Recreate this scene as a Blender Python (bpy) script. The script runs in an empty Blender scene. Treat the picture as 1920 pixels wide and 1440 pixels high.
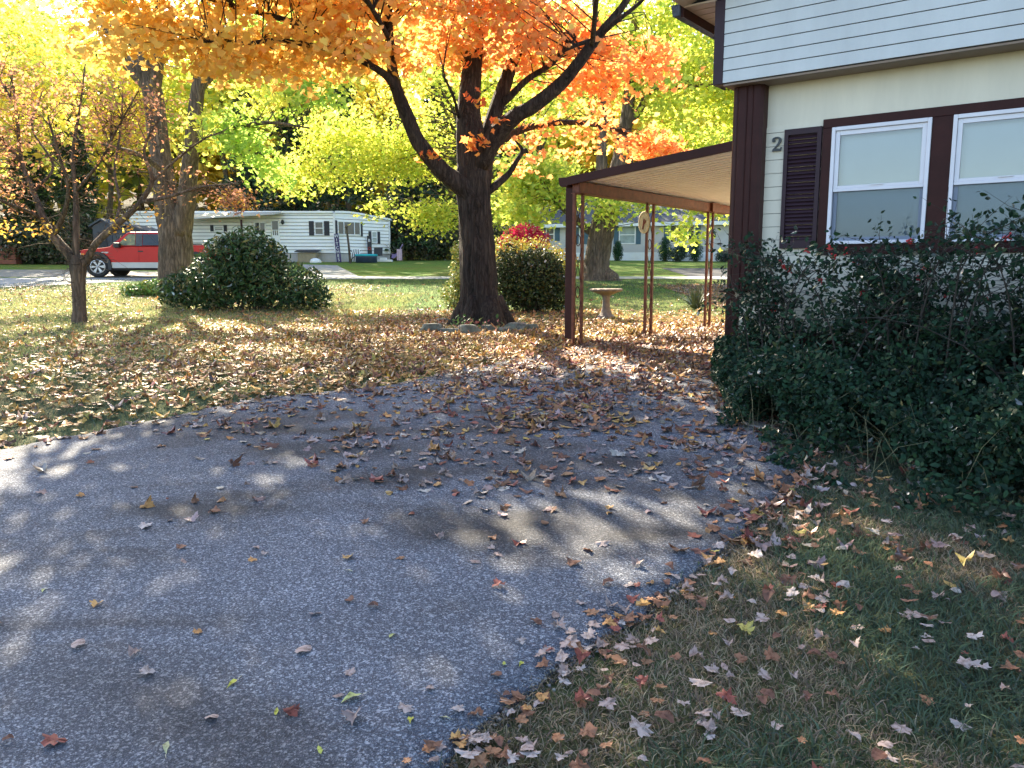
import bpy, math, random
import numpy as np
from mathutils import Vector, Matrix

rng = np.random.default_rng(7)
random.seed(7)
C = bpy.context.scene.collection
scene = bpy.context.scene

# ------------------------------------------------------------------ camera
F = 1490.0
PITCH = math.atan(212 / F)
CP, SP = math.cos(PITCH), math.sin(PITCH)
EYE = (0.0, 0.0, 1.5)
cam = bpy.data.cameras.new('camera')
cam.sensor_width = 36.0
cam.lens = 36.0 * F / 1920
cam.clip_end = 2000
cam.clip_start = 0.05
camo = bpy.data.objects.new('camera', cam)
C.objects.link(camo)
camo.location = EYE
camo.rotation_euler = (math.pi / 2 - PITCH, 0, 0)
scene.camera = camo

GY = [-200, 0, 2, 4, 7.5, 10, 14.8, 18, 25, 32, 50, 56, 66, 90, 140, 400]
GZ = [0, 0, 0, .15, .44, .49, .50, .62, .95, 1.24, 2.05, 2.3, 3.2, 9, 24, 40]


def gz(y):
    y = np.asarray(y, dtype=float)
    w = 0.6
    return (np.interp(y - w, GY, GZ) + 2 * np.interp(y, GY, GZ) + np.interp(y + w, GY, GZ)) / 4


def gzf(y):
    return float(gz(y))


def at(px, py, Y):
    """Point at depth Y seen where the survey picture has (px, py)."""
    u = (px - 960) / F
    v = -(py - 720) / F
    d = (u, CP + v * SP, -SP + v * CP)
    t = Y / d[1]
    return (d[0] * t, Y, 1.5 + d[2] * t)


def on_ground(px, py):
    u = (px - 960) / F
    v = -(py - 720) / F
    d = (u, CP + v * SP, -SP + v * CP)
    lo, hi = 0.5, 120.0
    for Y in np.arange(1.5, 120, 0.25):
        if 1.5 + d[2] * Y / d[1] < gzf(Y):
            lo, hi = Y - .25, Y
            break
    for _ in range(30):
        m = (lo + hi) / 2
        if 1.5 + d[2] * m / d[1] < gzf(m):
            hi = m
        else:
            lo = m
    return (d[0] * hi / d[1], hi, gzf(hi))


# ------------------------------------------------------------------ materials
def new_mat(name):
    m = bpy.data.materials.new(name)
    m.use_nodes = True
    nt = m.node_tree
    nt.nodes.clear()
    out = nt.nodes.new('ShaderNodeOutputMaterial')
    return m, nt, out


def N(nt, kind, **kw):
    n = nt.nodes.new('ShaderNode' + kind)
    for k, v in kw.items():
        if k in n.inputs.keys():
            n.inputs[k].default_value = v
        else:
            setattr(n, k, v)
    return n


def ramp(nt, fac, stops):
    r = nt.nodes.new('ShaderNodeValToRGB')
    e = r.color_ramp.elements
    while len(e) < len(stops):
        e.new(0.5)
    for i, (p, c) in enumerate(stops):
        e[i].position = p
        e[i].color = (c[0], c[1], c[2], 1)
    nt.links.new(fac, r.inputs[0])
    return r.outputs[0]


def mat(name, col, rough=0.6, var=0.12, scale=6.0, bump=0.0, bscale=40.0, metal=0.0, spec=0.5, stretch=(1, 1, 1), col2=None):
    m, nt, out = new_mat(name)
    b = N(nt, 'BsdfPrincipled')
    b.inputs['Roughness'].default_value = rough
    b.inputs['Metallic'].default_value = metal
    b.inputs['Specular IOR Level'].default_value = spec
    tc = N(nt, 'TexCoord')
    mp = N(nt, 'Mapping')
    mp.inputs['Scale'].default_value = stretch
    nt.links.new(tc.outputs['Object'], mp.inputs[0])
    nz = N(nt, 'TexNoise', Scale=scale, Detail=6.0, Roughness=0.65)
    nt.links.new(mp.outputs[0], nz.inputs['Vector'])
    lo = tuple(c * (1 - var) for c in col)
    hi = tuple(min(1, c * (1 + var)) for c in (col2 or col))
    nt.links.new(ramp(nt, nz.outputs[0], [(0.3, lo), (0.7, hi)]), b.inputs['Base Color'])
    if bump > 0:
        n2 = N(nt, 'TexNoise', Scale=bscale, Detail=5.0)
        nt.links.new(mp.outputs[0], n2.inputs['Vector'])
        bp = N(nt, 'Bump', Strength=bump, Distance=0.02)
        nt.links.new(n2.outputs[0], bp.inputs['Height'])
        nt.links.new(bp.outputs[0], b.inputs['Normal'])
    nt.links.new(b.outputs[0], out.inputs[0])
    return m


def leaf_mat(name, trans=0.5, gloss=0.0, rough=0.45, blotch=0.0):
    m, nt, out = new_mat(name)
    at_ = N(nt, 'Attribute', attribute_name='tint')
    df = N(nt, 'BsdfDiffuse')
    tr = N(nt, 'BsdfTranslucent')
    colour = at_.outputs['Color']
    if blotch > 0:
        tc = N(nt, 'TexCoord')
        nz = N(nt, 'TexNoise', Scale=blotch, Detail=5.0, Roughness=0.7)
        nt.links.new(tc.outputs['Object'], nz.inputs['Vector'])
        mm = N(nt, 'MixRGB', blend_type='MULTIPLY')
        mm.inputs[0].default_value = 1.0
        nt.links.new(colour, mm.inputs[1])
        nt.links.new(ramp(nt, nz.outputs[0], [(0.36, (.42, .34, .28)), (0.5, (.95, .93, .9)), (0.7, (1.12, 1.08, 1.05))]), mm.inputs[2])
        colour = mm.outputs[0]
    nt.links.new(colour, df.inputs['Color'])
    nt.links.new(colour, tr.inputs['Color'])
    mx = N(nt, 'MixShader')
    mx.inputs[0].default_value = trans
    nt.links.new(df.outputs[0], mx.inputs[1])
    nt.links.new(tr.outputs[0], mx.inputs[2])
    last = mx
    if gloss > 0:
        gl = N(nt, 'BsdfGlossy', Roughness=rough)
        gl.inputs['Color'].default_value = (1, 1, 1, 1)
        fr = N(nt, 'Fresnel', IOR=1.4)
        ml = N(nt, 'Math', operation='MULTIPLY')
        ml.inputs[1].default_value = gloss
        nt.links.new(fr.outputs[0], ml.inputs[0])
        m2 = N(nt, 'MixShader')
        nt.links.new(ml.outputs[0], m2.inputs[0])
        nt.links.new(mx.outputs[0], m2.inputs[1])
        nt.links.new(gl.outputs[0], m2.inputs[2])
        last = m2
    nt.links.new(last.outputs[0], out.inputs[0])
    return m


def bark_mat(name, dark, light, scale=9.0, bump=1.0):
    m, nt, out = new_mat(name)
    b = N(nt, 'BsdfPrincipled', Roughness=0.9)
    b.inputs['Specular IOR Level'].default_value = 0.2
    tc = N(nt, 'TexCoord')
    mp = N(nt, 'Mapping')
    mp.inputs['Scale'].default_value = (1, 1, 0.14)
    nt.links.new(tc.outputs['Object'], mp.inputs[0])
    vo = N(nt, 'TexVoronoi', Scale=scale * 1.6)
    vo.feature = 'DISTANCE_TO_EDGE'
    nz = N(nt, 'TexNoise', Scale=scale, Detail=8.0, Roughness=0.7, Distortion=0.6)
    nt.links.new(mp.outputs[0], nz.inputs['Vector'])
    mixv = N(nt, 'MixRGB', blend_type='LINEAR_LIGHT')
    mixv.inputs[0].default_value = 0.12
    nt.links.new(mp.outputs[0], mixv.inputs[1])
    nt.links.new(nz.outputs['Color'], mixv.inputs[2])
    nt.links.new(mixv.outputs[0], vo.inputs['Vector'])
    big = N(nt, 'TexNoise', Scale=1.3, Detail=3.0)
    nt.links.new(tc.outputs['Object'], big.inputs['Vector'])
    ad = N(nt, 'Math', operation='MULTIPLY_ADD')
    nt.links.new(vo.outputs['Distance'], ad.inputs[0])
    ad.inputs[1].default_value = 1.3
    nt.links.new(nz.outputs[0], ad.inputs[2])
    c1 = ramp(nt, ad.outputs[0], [(0.35, dark), (0.95, light)])
    mx = N(nt, 'MixRGB', blend_type='MULTIPLY')
    mx.inputs[0].default_value = 0.6
    nt.links.new(c1, mx.inputs[1])
    nt.links.new(ramp(nt, big.outputs[0], [(0.35, (.55, .52, .5)), (0.65, (1.15, 1.05, .95))]), mx.inputs[2])
    nt.links.new(mx.outputs[0], b.inputs['Base Color'])
    bp = N(nt, 'Bump', Strength=bump, Distance=0.05)
    nt.links.new(ad.outputs[0], bp.inputs['Height'])
    nt.links.new(bp.outputs[0], b.inputs['Normal'])
    nt.links.new(b.outputs[0], out.inputs[0])
    return m


def glass_mat(name, tint=(1, 1, 1), ior=1.5, rough=0.02):
    m, nt, out = new_mat(name)
    tr = N(nt, 'BsdfTransparent')
    tr.inputs[0].default_value = (*tint, 1)
    gl = N(nt, 'BsdfGlossy', Roughness=rough)
    fr = N(nt, 'Fresnel', IOR=ior)
    mx = N(nt, 'MixShader')
    nt.links.new(fr.outputs[0], mx.inputs[0])
    nt.links.new(tr.outputs[0], mx.inputs[1])
    nt.links.new(gl.outputs[0], mx.inputs[2])
    nt.links.new(mx.outputs[0], out.inputs[0])
    return m


def asphalt_mat():
    m, nt, out = new_mat('asphalt')
    b = N(nt, 'BsdfPrincipled', Roughness=0.8)
    b.inputs['Specular IOR Level'].default_value = 0.35
    tc = N(nt, 'TexCoord')
    co = tc.outputs['Object']
    vo = N(nt, 'TexVoronoi', Scale=135.0)
    nt.links.new(co, vo.inputs['Vector'])
    vo2 = N(nt, 'TexVoronoi', Scale=260.0)
    nt.links.new(co, vo2.inputs['Vector'])
    sepc = N(nt, 'SeparateColor')
    nt.links.new(vo.outputs['Color'], sepc.inputs[0])
    sep2 = N(nt, 'SeparateColor')
    nt.links.new(vo2.outputs['Color'], sep2.inputs[0])
    stone = ramp(nt, sepc.outputs[0], [(0.0, (.025, .029, .040)), (0.5, (.064, .075, .100)), (0.78, (.135, .152, .185)), (0.95, (.46, .47, .49))])
    fine = ramp(nt, sep2.outputs[1], [(0.0, (.035, .036, .042)), (0.75, (.085, .088, .10)), (0.98, (.34, .34, .36))])
    mx = N(nt, 'MixRGB')
    mx.inputs[0].default_value = 0.5
    nt.links.new(stone, mx.inputs[1])
    nt.links.new(fine, mx.inputs[2])
    mp = N(nt, 'Mapping')
    mp.inputs['Rotation'].default_value = (0, 0, .35)
    mp.inputs['Scale'].default_value = (.55, 1.25, 1)
    nt.links.new(co, mp.inputs[0])
    big = N(nt, 'TexNoise', Scale=0.85, Detail=5.0, Roughness=0.55, Distortion=0.9)
    nt.links.new(mp.outputs[0], big.inputs['Vector'])
    tone = ramp(nt, big.outputs[0], [(0.34, (.50, .48, .47)), (0.44, (.80, .79, .79)), (0.50, (1.06, 1.09, 1.13)), (0.66, (1.28, 1.32, 1.38))])
    mm = N(nt, 'MixRGB', blend_type='MULTIPLY')
    mm.inputs[0].default_value = 1.0
    nt.links.new(mx.outputs[0], mm.inputs[1])
    nt.links.new(tone, mm.inputs[2])
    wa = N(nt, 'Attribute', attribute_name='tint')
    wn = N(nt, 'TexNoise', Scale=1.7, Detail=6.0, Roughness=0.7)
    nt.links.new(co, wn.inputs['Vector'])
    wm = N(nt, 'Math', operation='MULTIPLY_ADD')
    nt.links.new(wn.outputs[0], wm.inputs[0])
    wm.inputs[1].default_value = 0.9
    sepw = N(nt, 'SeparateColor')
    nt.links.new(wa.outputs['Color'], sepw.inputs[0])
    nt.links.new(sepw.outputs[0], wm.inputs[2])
    patch_tone = ramp(nt, wm.outputs[0], [(0.62, (1, 1, 1)), (0.95, (.40, .385, .37))])  # darkens the asphalt inside the patches
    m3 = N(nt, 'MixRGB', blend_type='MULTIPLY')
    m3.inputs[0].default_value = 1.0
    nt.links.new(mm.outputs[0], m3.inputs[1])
    nt.links.new(patch_tone, m3.inputs[2])
    nt.links.new(m3.outputs[0], b.inputs['Base Color'])
    hh = N(nt, 'Math', operation='ADD')
    nt.links.new(vo.outputs['Distance'], hh.inputs[0])
    nt.links.new(sep2.outputs[2], hh.inputs[1])
    bp = N(nt, 'Bump', Strength=0.75, Distance=0.006)
    nt.links.new(hh.outputs[0], bp.inputs['Height'])
    nt.links.new(bp.outputs[0], b.inputs['Normal'])
    nt.links.new(b.outputs[0], out.inputs[0])
    return m


def ground_mat():
    m, nt, out = new_mat('lawn_turf')
    b = N(nt, 'BsdfPrincipled', Roughness=0.95)
    b.inputs['Specular IOR Level'].default_value = 0.15
    tc = N(nt, 'TexCoord')
    co = tc.outputs['Object']
    n1 = N(nt, 'TexNoise', Scale=0.5, Detail=6.0, Roughness=0.65)
    n2 = N(nt, 'TexNoise', Scale=45.0, Detail=4.0, Roughness=0.7)
    for n in (n1, n2):
        nt.links.new(co, n.inputs['Vector'])
    g = ramp(nt, n1.outputs[0], [(0.34, (.105, .085, .056)), (0.5, (.090, .100, .048)), (0.68, (.062, .105, .042))])
    d = ramp(nt, n2.outputs[0], [(0.3, (.45, .42, .38)), (0.7, (1.35, 1.35, 1.2))])
    mm = N(nt, 'MixRGB', blend_type='MULTIPLY')
    mm.inputs[0].default_value = 1.0
    nt.links.new(g, mm.inputs[1])
    nt.links.new(d, mm.inputs[2])
    # strawy thatch, made paler to put sunlit glow into the lawn colour
    st = N(nt, 'SeparateXYZ')
    nt.links.new(co, st.inputs[0])
    ms = N(nt, 'MapRange')
    ms.inputs['From Min'].default_value = 6.5
    ms.inputs['From Max'].default_value = 10.0
    nt.links.new(st.outputs[1], ms.inputs[0])
    m6 = N(nt, 'MixRGB', blend_type='MULTIPLY')
    nt.links.new(ms.outputs[0], m6.inputs[0])
    nt.links.new(mm.outputs[0], m6.inputs[1])
    m6.inputs[2].default_value = (2.7, 2.5, 1.7, 1)
    mm = m6
    # fuller, greener turf away from the maples
    sg = N(nt, 'SeparateXYZ')
    nt.links.new(co, sg.inputs[0])
    mg = N(nt, 'MapRange')
    mg.inputs['From Min'].default_value = 16.5
    mg.inputs['From Max'].default_value = 19.5
    nt.links.new(sg.outputs[1], mg.inputs[0])
    mgx = N(nt, 'MapRange')
    mgx.inputs['From Min'].default_value = -6.0
    mgx.inputs['From Max'].default_value = -3.5
    nt.links.new(sg.outputs[0], mgx.inputs[0])
    far_ = N(nt, 'MapRange')
    far_.inputs['From Min'].default_value = 23.0
    far_.inputs['From Max'].default_value = 27.0
    nt.links.new(sg.outputs[1], far_.inputs[0])
    mxx = N(nt, 'Math', operation='MAXIMUM')
    nt.links.new(mgx.outputs[0], mxx.inputs[0])
    nt.links.new(far_.outputs[0], mxx.inputs[1])
    mgm = N(nt, 'Math', operation='MULTIPLY')
    nt.links.new(mg.outputs[0], mgm.inputs[0])
    nt.links.new(mxx.outputs[0], mgm.inputs[1])
    gm = N(nt, 'MixRGB')
    nt.links.new(mgm.outputs[0], gm.inputs[0])
    nt.links.new(mm.outputs[0], gm.inputs[1])
    m5 = N(nt, 'MixRGB', blend_type='MULTIPLY')
    m5.inputs[0].default_value = 1.0
    nt.links.new(mm.outputs[0], m5.inputs[1])
    m5.inputs[2].default_value = (.55, .80, .48, 1)
    nt.links.new(m5.outputs[0], gm.inputs[2])
    mm = gm
    # woodland floor beyond the houses
    sx = N(nt, 'SeparateXYZ')
    nt.links.new(co, sx.inputs[0])
    mr = N(nt, 'MapRange')
    mr.inputs['From Min'].default_value = 57
    mr.inputs['From Max'].default_value = 64
    nt.links.new(sx.outputs[1], mr.inputs[0])
    fl = N(nt, 'MixRGB')
    nt.links.new(mr.outputs[0], fl.inputs[0])
    nt.links.new(mm.outputs[0], fl.inputs[1])
    fl.inputs[2].default_value = (.045, .04, .02, 1)
    nt.links.new(fl.outputs[0], b.inputs['Base Color'])
    bp = N(nt, 'Bump', Strength=0.8, Distance=0.04)
    nt.links.new(n2.outputs[0], bp.inputs['Height'])
    nt.links.new(bp.outputs[0], b.inputs['Normal'])
    nt.links.new(b.outputs[0], out.inputs[0])
    return m


M = {}
M['lawn'] = ground_mat()
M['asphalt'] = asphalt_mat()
M['road'] = mat('pale_road_surface', (.26, .26, .27), .85, .12, 3, .3, 60)
M['concrete'] = mat('concrete', (.22, .205, .185), .9, .3, 8, .4, 60)
M['dark_asphalt'] = mat('dark_drive', (.035, .036, .042), .85, .2, 4, .3, 60)
M['leaf'] = leaf_mat('autumn_leaf', .60)
M['leaf_green'] = leaf_mat('waxy_green_leaf', .14, .22, .48)
M['litter'] = leaf_mat('fallen_leaf', .22, .25, .5, 34.0)
M['litter_one'] = leaf_mat('single_fallen_leaf', .22, .25, .5, 2.6)
M['grass'] = leaf_mat('grass_blade', .3)
M['bark'] = bark_mat('maple_bark', (.010, .008, .0075), (.095, .074, .064), 9, 1.0)
M['bark_pale'] = bark_mat('grey_brown_bark', (.05, .04, .033), (.26, .20, .16), 7, 1.0)
M['bark_far'] = bark_mat('far_bark', (.05, .04, .032), (.16, .13, .1), 5, .5)
M['siding_white'] = mat('white_vinyl_siding', (.57, .58, .57), .5, .09, 2.5, .05, 30, stretch=(1, 1, .25))
M['clapboard'] = mat('white_clapboard', (.88, .88, .87), .5, .05, 2, .05, 30)
M['siding_cream'] = mat('cream_siding', (.72, .655, .52), .5, .09, 3, .05, 30, stretch=(1, 1, .2))
M['brown'] = mat('brown_painted_metal', (.040, .0115, .010), .45, .22, 7, .04, 80, spec=.16)
M['brown_rust'] = mat('weathered_brown_paint', (.105, .027, .013), .5, .3, 14, .08, 90, col2=(.15, .045, .022), spec=.3)
M['plum'] = mat('plum_brown_shutter', (.032, .014, .021), .5, .12, 9, spec=.3)
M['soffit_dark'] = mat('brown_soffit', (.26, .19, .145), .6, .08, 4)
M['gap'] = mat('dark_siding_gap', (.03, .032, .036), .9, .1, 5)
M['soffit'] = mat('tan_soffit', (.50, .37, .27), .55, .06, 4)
M['cream_metal'] = mat('cream_metal_pan', (.88, .90, .89), .45, .06, 3)
M['vinyl'] = mat('white_window_vinyl', (.72, .70, .74), .35, .05, 5)
M['blind'] = mat('pale_roller_blind', (.80, .91, .96), .8, .04, 2)
M['glass'] = glass_mat('window_glass', (.95, .97, .97), 1.9, .015)
M['screen'] = glass_mat('insect_screen', (.60, .66, .74), 1.25, .3)
M['iron'] = mat('dark_iron', (.045, .05, .052), .5, .25, 20, .1, 60)
M['shingle'] = mat('blue_grey_shingle', (.075, .082, .105), .85, .3, 18, .5, 50)
M['white_paint'] = mat('white_paint', (.80, .80, .80), .5, .05, 3)
M['grey_siding'] = mat('grey_vinyl_siding', (.50, .48, .47), .6, .05, 3)
M['blue_shutter'] = mat('slate_blue_shutter', (.055, .115, .165), .6, .12, 6)
M['black_shutter'] = mat('charcoal_shutter', (.022, .022, .030), .6, .15, 6)
M['dark_glass'] = mat('dark_window_glass', (.035, .04, .048), .08, .2, 3)
M['pale_glass'] = mat('curtained_window', (.30, .36, .36), .15, .2, 3)
M['stone'] = mat('lichen_stone', (.085, .085, .08), .9, .4, 7, .7, 14, col2=(.16, .17, .13))
M['terracotta'] = mat('weathered_cast_stone', (.17, .135, .11), .85, .3, 12, .3, 40)
M['red'] = mat('red_car_paint', (.46, .012, .010), .32, .06, 3, spec=.35)
M['silver'] = mat('silver_paint', (.46, .45, .44), .35, .06, 4)
M['black_plastic'] = mat('black_plastic', (.018, .018, .02), .55, .2, 20)
M['rubber'] = mat('tyre_rubber', (.02, .02, .021), .8, .2, 30, .2, 60)
M['chrome'] = mat('alloy', (.40, .40, .42), .35, .06, 9, metal=.8)
M['lamp'] = mat('headlamp_lens', (.68, .72, .76), .12, .1, 9)
M['amber'] = mat('amber_lens', (.7, .22, .03), .2, .1, 9)
M['shed'] = mat('dark_grey_shed', (.070, .070, .085), .7, .2, 6)
M['turquoise'] = mat('turquoise_plastic', (.02, .42, .50), .4, .1, 4)
M['navy'] = mat('navy_plastic', (.02, .035, .07), .45, .15, 5)
M['purple'] = mat('purple_board', (.045, .030, .11), .6, .15, 9)
M['lilac'] = mat('lilac_cloth', (.33, .24, .46), .8, .15, 9)
M['pinkcloth'] = mat('pale_pink_cloth', (.55, .40, .48), .8, .15, 9)
M['wood'] = mat('weathered_plywood', (.30, .25, .17), .8, .2, 7)
M['dirt'] = mat('brick_red_timber', (.22, .075, .045), .85, .3, 6)
M['cream_wicker'] = mat('straw_wreath', (.66, .54, .30), .8, .35, 22, .6, 50)
M['berry'] = mat('red_berry', (.52, .02, .02), .3, .15, 30)
M['white_letter'] = mat('white_lettering', (.8, .8, .82), .6, .04, 5)


# ------------------------------------------------------------------ object helpers
def tag(o, label=None, cat=None, group=None, kind=None):
    if label: o['label'] = label
    if cat: o['category'] = cat
    if group: o['group'] = group
    if kind: o['kind'] = kind
    return o


def empty(name, loc=(0, 0, 0), rz=0.0):
    o = bpy.data.objects.new(name, None)
    C.objects.link(o)
    o.empty_display_size = 0.2
    o.location = loc
    o.rotation_euler = (0, 0, rz)
    return o


class MB:
    def __init__(s):
        s.v = []
        s.f = []

    def add(s, vs, fs):
        k = len(s.v)
        s.v += [tuple(p) for p in vs]
        s.f += [tuple(i + k for i in f) for f in fs]
        return s

    def box(s, x0, x1, y0, y1, z0, z1):
        vs = [(x0, y0, z0), (x1, y0, z0), (x1, y1, z0), (x0, y1, z0), (x0, y0, z1), (x1, y0, z1), (x1, y1, z1), (x0, y1, z1)]
        return s.add(vs, [(0, 3, 2, 1), (4, 5, 6, 7), (0, 1, 5, 4), (1, 2, 6, 5), (2, 3, 7, 6), (3, 0, 4, 7)])

    def bar(s, p, q, w, h, up=(0, 0, 1)):
        p, q = Vector(p), Vector(q)
        d = (q - p).normalized()
        u = Vector(up)
        r = d.cross(u)
        if r.length < 1e-4:
            r = d.cross(Vector((1, 0, 0)))
        r.normalize()
        t = r.cross(d).normalized()
        vs = []
        for c in (p, q):
            for a, b in ((-1, -1), (1, -1), (1, 1), (-1, 1)):
                vs.append(c + r * a * w / 2 + t * b * h / 2)
        return s.add(vs, [(0, 1, 2, 3), (7, 6, 5, 4), (0, 4, 5, 1), (1, 5, 6, 2), (2, 6, 7, 3), (3, 7, 4, 0)])

    def prism(s, poly, axis, a, b):
        """poly in the two other axes (order x,y,z without axis), extruded a..b"""
        n = len(poly)
        vs = []
        for t in (a, b):
            for (u, w) in poly:
                vs.append({'x': (t, u, w), 'y': (u, t, w), 'z': (u, w, t)}[axis])
        fs = [tuple(range(n - 1, -1, -1)), tuple(range(n, 2 * n))]
        fs += [(i, (i + 1) % n, n + (i + 1) % n, n + i) for i in range(n)]
        return s.add(vs, fs)

    def tube(s, pts, rad, n=8, cap=True, wob=None):
        pts = [Vector(p) for p in pts]
        if not hasattr(rad, '__len__'):
            rad = [rad] * len(pts)
        vs, fs = [], []
        prev = None
        for i, p in enumerate(pts):
            d = (pts[min(i + 1, len(pts) - 1)] - pts[max(i - 1, 0)])
            if d.length < 1e-9:
                d = Vector((0, 0, 1))
            d.normalize()
            if prev is None:
                r = d.cross(Vector((0.31, 0.87, 0.37)))
                if r.length < 1e-3:
                    r = d.cross(Vector((1, 0, 0)))
            else:
                r = prev - d * prev.dot(d)
            r.normalize()
            prev = r
            t = d.cross(r)
            for k in range(n):
                a = 2 * math.pi * k / n
                rr = rad[i] * (wob(i, k) if wob else 1)
                vs.append(p + (r * math.cos(a) + t * math.sin(a)) * rr)
        for i in range(len(pts) - 1):
            for k in range(n):
                a, b = i * n + k, i * n + (k + 1) % n
                fs.append((a, b, b + n, a + n))
        if cap:
            fs.append(tuple(range(n - 1, -1, -1)))
            m = (len(pts) - 1) * n
            fs.append(tuple(range(m, m + n)))
        return s.add(vs, fs)

    def lathe(s, prof, n=24, c=(0, 0, 0), mod=None, cap=True):
        vs, fs = [], []
        for i, (r, z) in enumerate(prof):
            for k in range(n):
                a = 2 * math.pi * k / n
                rr = r * (mod(i, k) if mod else 1)
                vs.append((c[0] + rr * math.cos(a), c[1] + rr * math.sin(a), c[2] + z))
        for i in range(len(prof) - 1):
            for k in range(n):
                a, b = i * n + k, i * n + (k + 1) % n
                fs.append((a, b, b + n, a + n))
        if cap:
            fs.append(tuple(range(n - 1, -1, -1)))
            m = (len(prof) - 1) * n
            fs.append(tuple(range(m, m + n)))
        return s.add(vs, fs)

    def build(s, name, m, parent=None, smooth=False, bevel=0.0):
        me = bpy.data.meshes.new(name)
        me.from_pydata([tuple(p) for p in s.v], [], s.f)
        me.validate()
        me.update()
        me.materials.append(m)
        if smooth:
            me.polygons.foreach_set('use_smooth', [True] * len(me.polygons))
        o = bpy.data.objects.new(name, me)
        C.objects.link(o)
        if parent is not None:
            o.parent = parent
        if bevel > 0:
            b = o.modifiers.new('bevel', 'BEVEL')
            b.width = bevel
            b.segments = 2
            b.limit_method = 'ANGLE'
        return o


def np_mesh(name, V, T, mat_, parent=None, tint=None, smooth=False):
    """V (n,3) vertices, T (m,3) triangles, tint (n,3) per vertex."""
    me = bpy.data.meshes.new(name)
    me.vertices.add(len(V))
    me.vertices.foreach_set('co', np.ascontiguousarray(V, dtype=np.float32).ravel())
    me.loops.add(T.size)
    me.loops.foreach_set('vertex_index', np.ascontiguousarray(T, dtype=np.int32).ravel())
    me.polygons.add(len(T))
    me.polygons.foreach_set('loop_start', np.arange(0, T.size, 3, dtype=np.int32))
    me.polygons.foreach_set('loop_total', np.full(len(T), 3, dtype=np.int32))
    if smooth:
        me.polygons.foreach_set('use_smooth', np.ones(len(T), dtype=bool))
    if tint is not None:
        a = me.attributes.new('tint', 'FLOAT_COLOR', 'POINT')
        a.data.foreach_set('color', np.concatenate([tint, np.ones((len(tint), 1))], 1).astype(np.float32).ravel())
    me.update()
    me.validate()
    me.materials.append(mat_)
    o = bpy.data.objects.new(name, me)
    C.objects.link(o)
    if parent is not None:
        o.parent = parent
    return o


# leaf templates -----------------------------------------------------------
def fan(outline, centre, curl=0.25, fold=0.1):
    vs = [(centre[0], centre[1], 0)] + [(x, y, 0) for x, y in outline]
    vs = np.array(vs, dtype=float)
    vs[:, 2] = curl * (vs[:, 0] ** 2) - curl * 0.6 * (vs[:, 1] - .45) ** 2 + fold * np.sin(vs[:, 0] * 7 + vs[:, 1] * 4) * .3
    n = len(outline)
    ts = np.array([(0, 1 + i, 1 + (i + 1) % n) for i in range(n)])
    vs[:, 1] -= .45
    return vs, ts


half = [(.06, .0), (.30, -.09), (.50, -.03), (.43, .10), (.72, .30), (.58, .37), (.62, .48), (.38, .50), (.35, .58), (.37, .78), (.20, .76)]
MAPLE = fan(half + [(0, 1.0)] + [(-x, y) for x, y in half[::-1]], (0, .3))
MAPLE_CURL = fan(half + [(0, 1.0)] + [(-x, y) for x, y in half[::-1]], (0, .3), 0.7, .5)
half2 = [(.30, -.05), (.26, .12), (.55, .40), (.25, .46)]
MAPLE_LOW = fan(half2 + [(0, 1.0)] + [(-x, y) for x, y in half2[::-1]], (0, .25), .3, .1)
OVAL = fan([(0, 0), (.2, .2), (.26, .45), (.17, .75), (0, 1), (-.17, .75), (-.26, .45), (-.2, .2)], (0, .45), .5, .1)
BROAD = fan([(0, 0), (.22, .10), (.36, .34), (.33, .62), (.16, .86), (0, 1), (-.17, .84), (-.34, .60), (-.35, .32), (-.2, .10)], (0, .45), .9, .5)
RHODO = fan([(0, 0), (.15, .3), (.14, .7), (0, 1), (-.14, .7), (-.15, .3)], (0, .5), .8, .1)
TRI4 = (np.array([(-.5, -.25, 0), (.5, -.35, .08), (.45, .5, 0), (-.4, .45, .1)]), np.array([(0, 1, 2), (0, 2, 3)]))


def scatter(name, tmpl, pos, size, tint, mat_, parent=None, tilt=0.6, nrm=None, aspect=None, r=None):
    """One mesh of many leaves: template copies at pos with random yaw and tilt about the up vector (or nrm)."""
    r = r or rng
    pos = np.asarray(pos, dtype=float)
    n = len(pos)
    z = r.normal(0, tilt, (n, 3))
    if nrm is None:
        z[:, 2] = 1
    else:
        z = z + nrm
    z /= np.linalg.norm(z, axis=1, keepdims=True)
    a = r.normal(0, 1, (n, 3))
    x = np.cross(a, z)
    x /= np.linalg.norm(x, axis=1, keepdims=True) + 1e-9
    y = np.cross(z, x)
    size = np.broadcast_to(np.asarray(size, dtype=float), (n,))
    tv, tf = tmpl
    if aspect is None:
        aspect = r.uniform(.75, 1.15, n)
    V = (pos[:, None, :]
         + x[:, None, :] * (tv[None, :, 0:1] * (size * aspect)[:, None, None])
         + y[:, None, :] * (tv[None, :, 1:2] * size[:, None, None])
         + z[:, None, :] * (tv[None, :, 2:3] * (size * r.uniform(.2, 1.6, n))[:, None, None]))
    T = tf[None] + (np.arange(n) * len(tv))[:, None, None]
    tc = np.repeat(tint, len(tv), axis=0)
    return np_mesh(name, V.reshape(-1, 3), T.reshape(-1, 3), mat_, parent, tc)


def palette(n, cols, w=None, jit=.18, r=None):
    r = r or rng
    cols = np.array(cols)
    w = np.ones(len(cols)) if w is None else np.array(w, dtype=float)
    idx = r.choice(len(cols), n, p=w / w.sum())
    c = cols[idx] * r.uniform(1 - jit, 1 + jit, (n, 1)) * r.uniform(1 - jit * .4, 1 + jit * .4, (n, 3))
    return np.clip(c, .003, .92)


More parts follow.
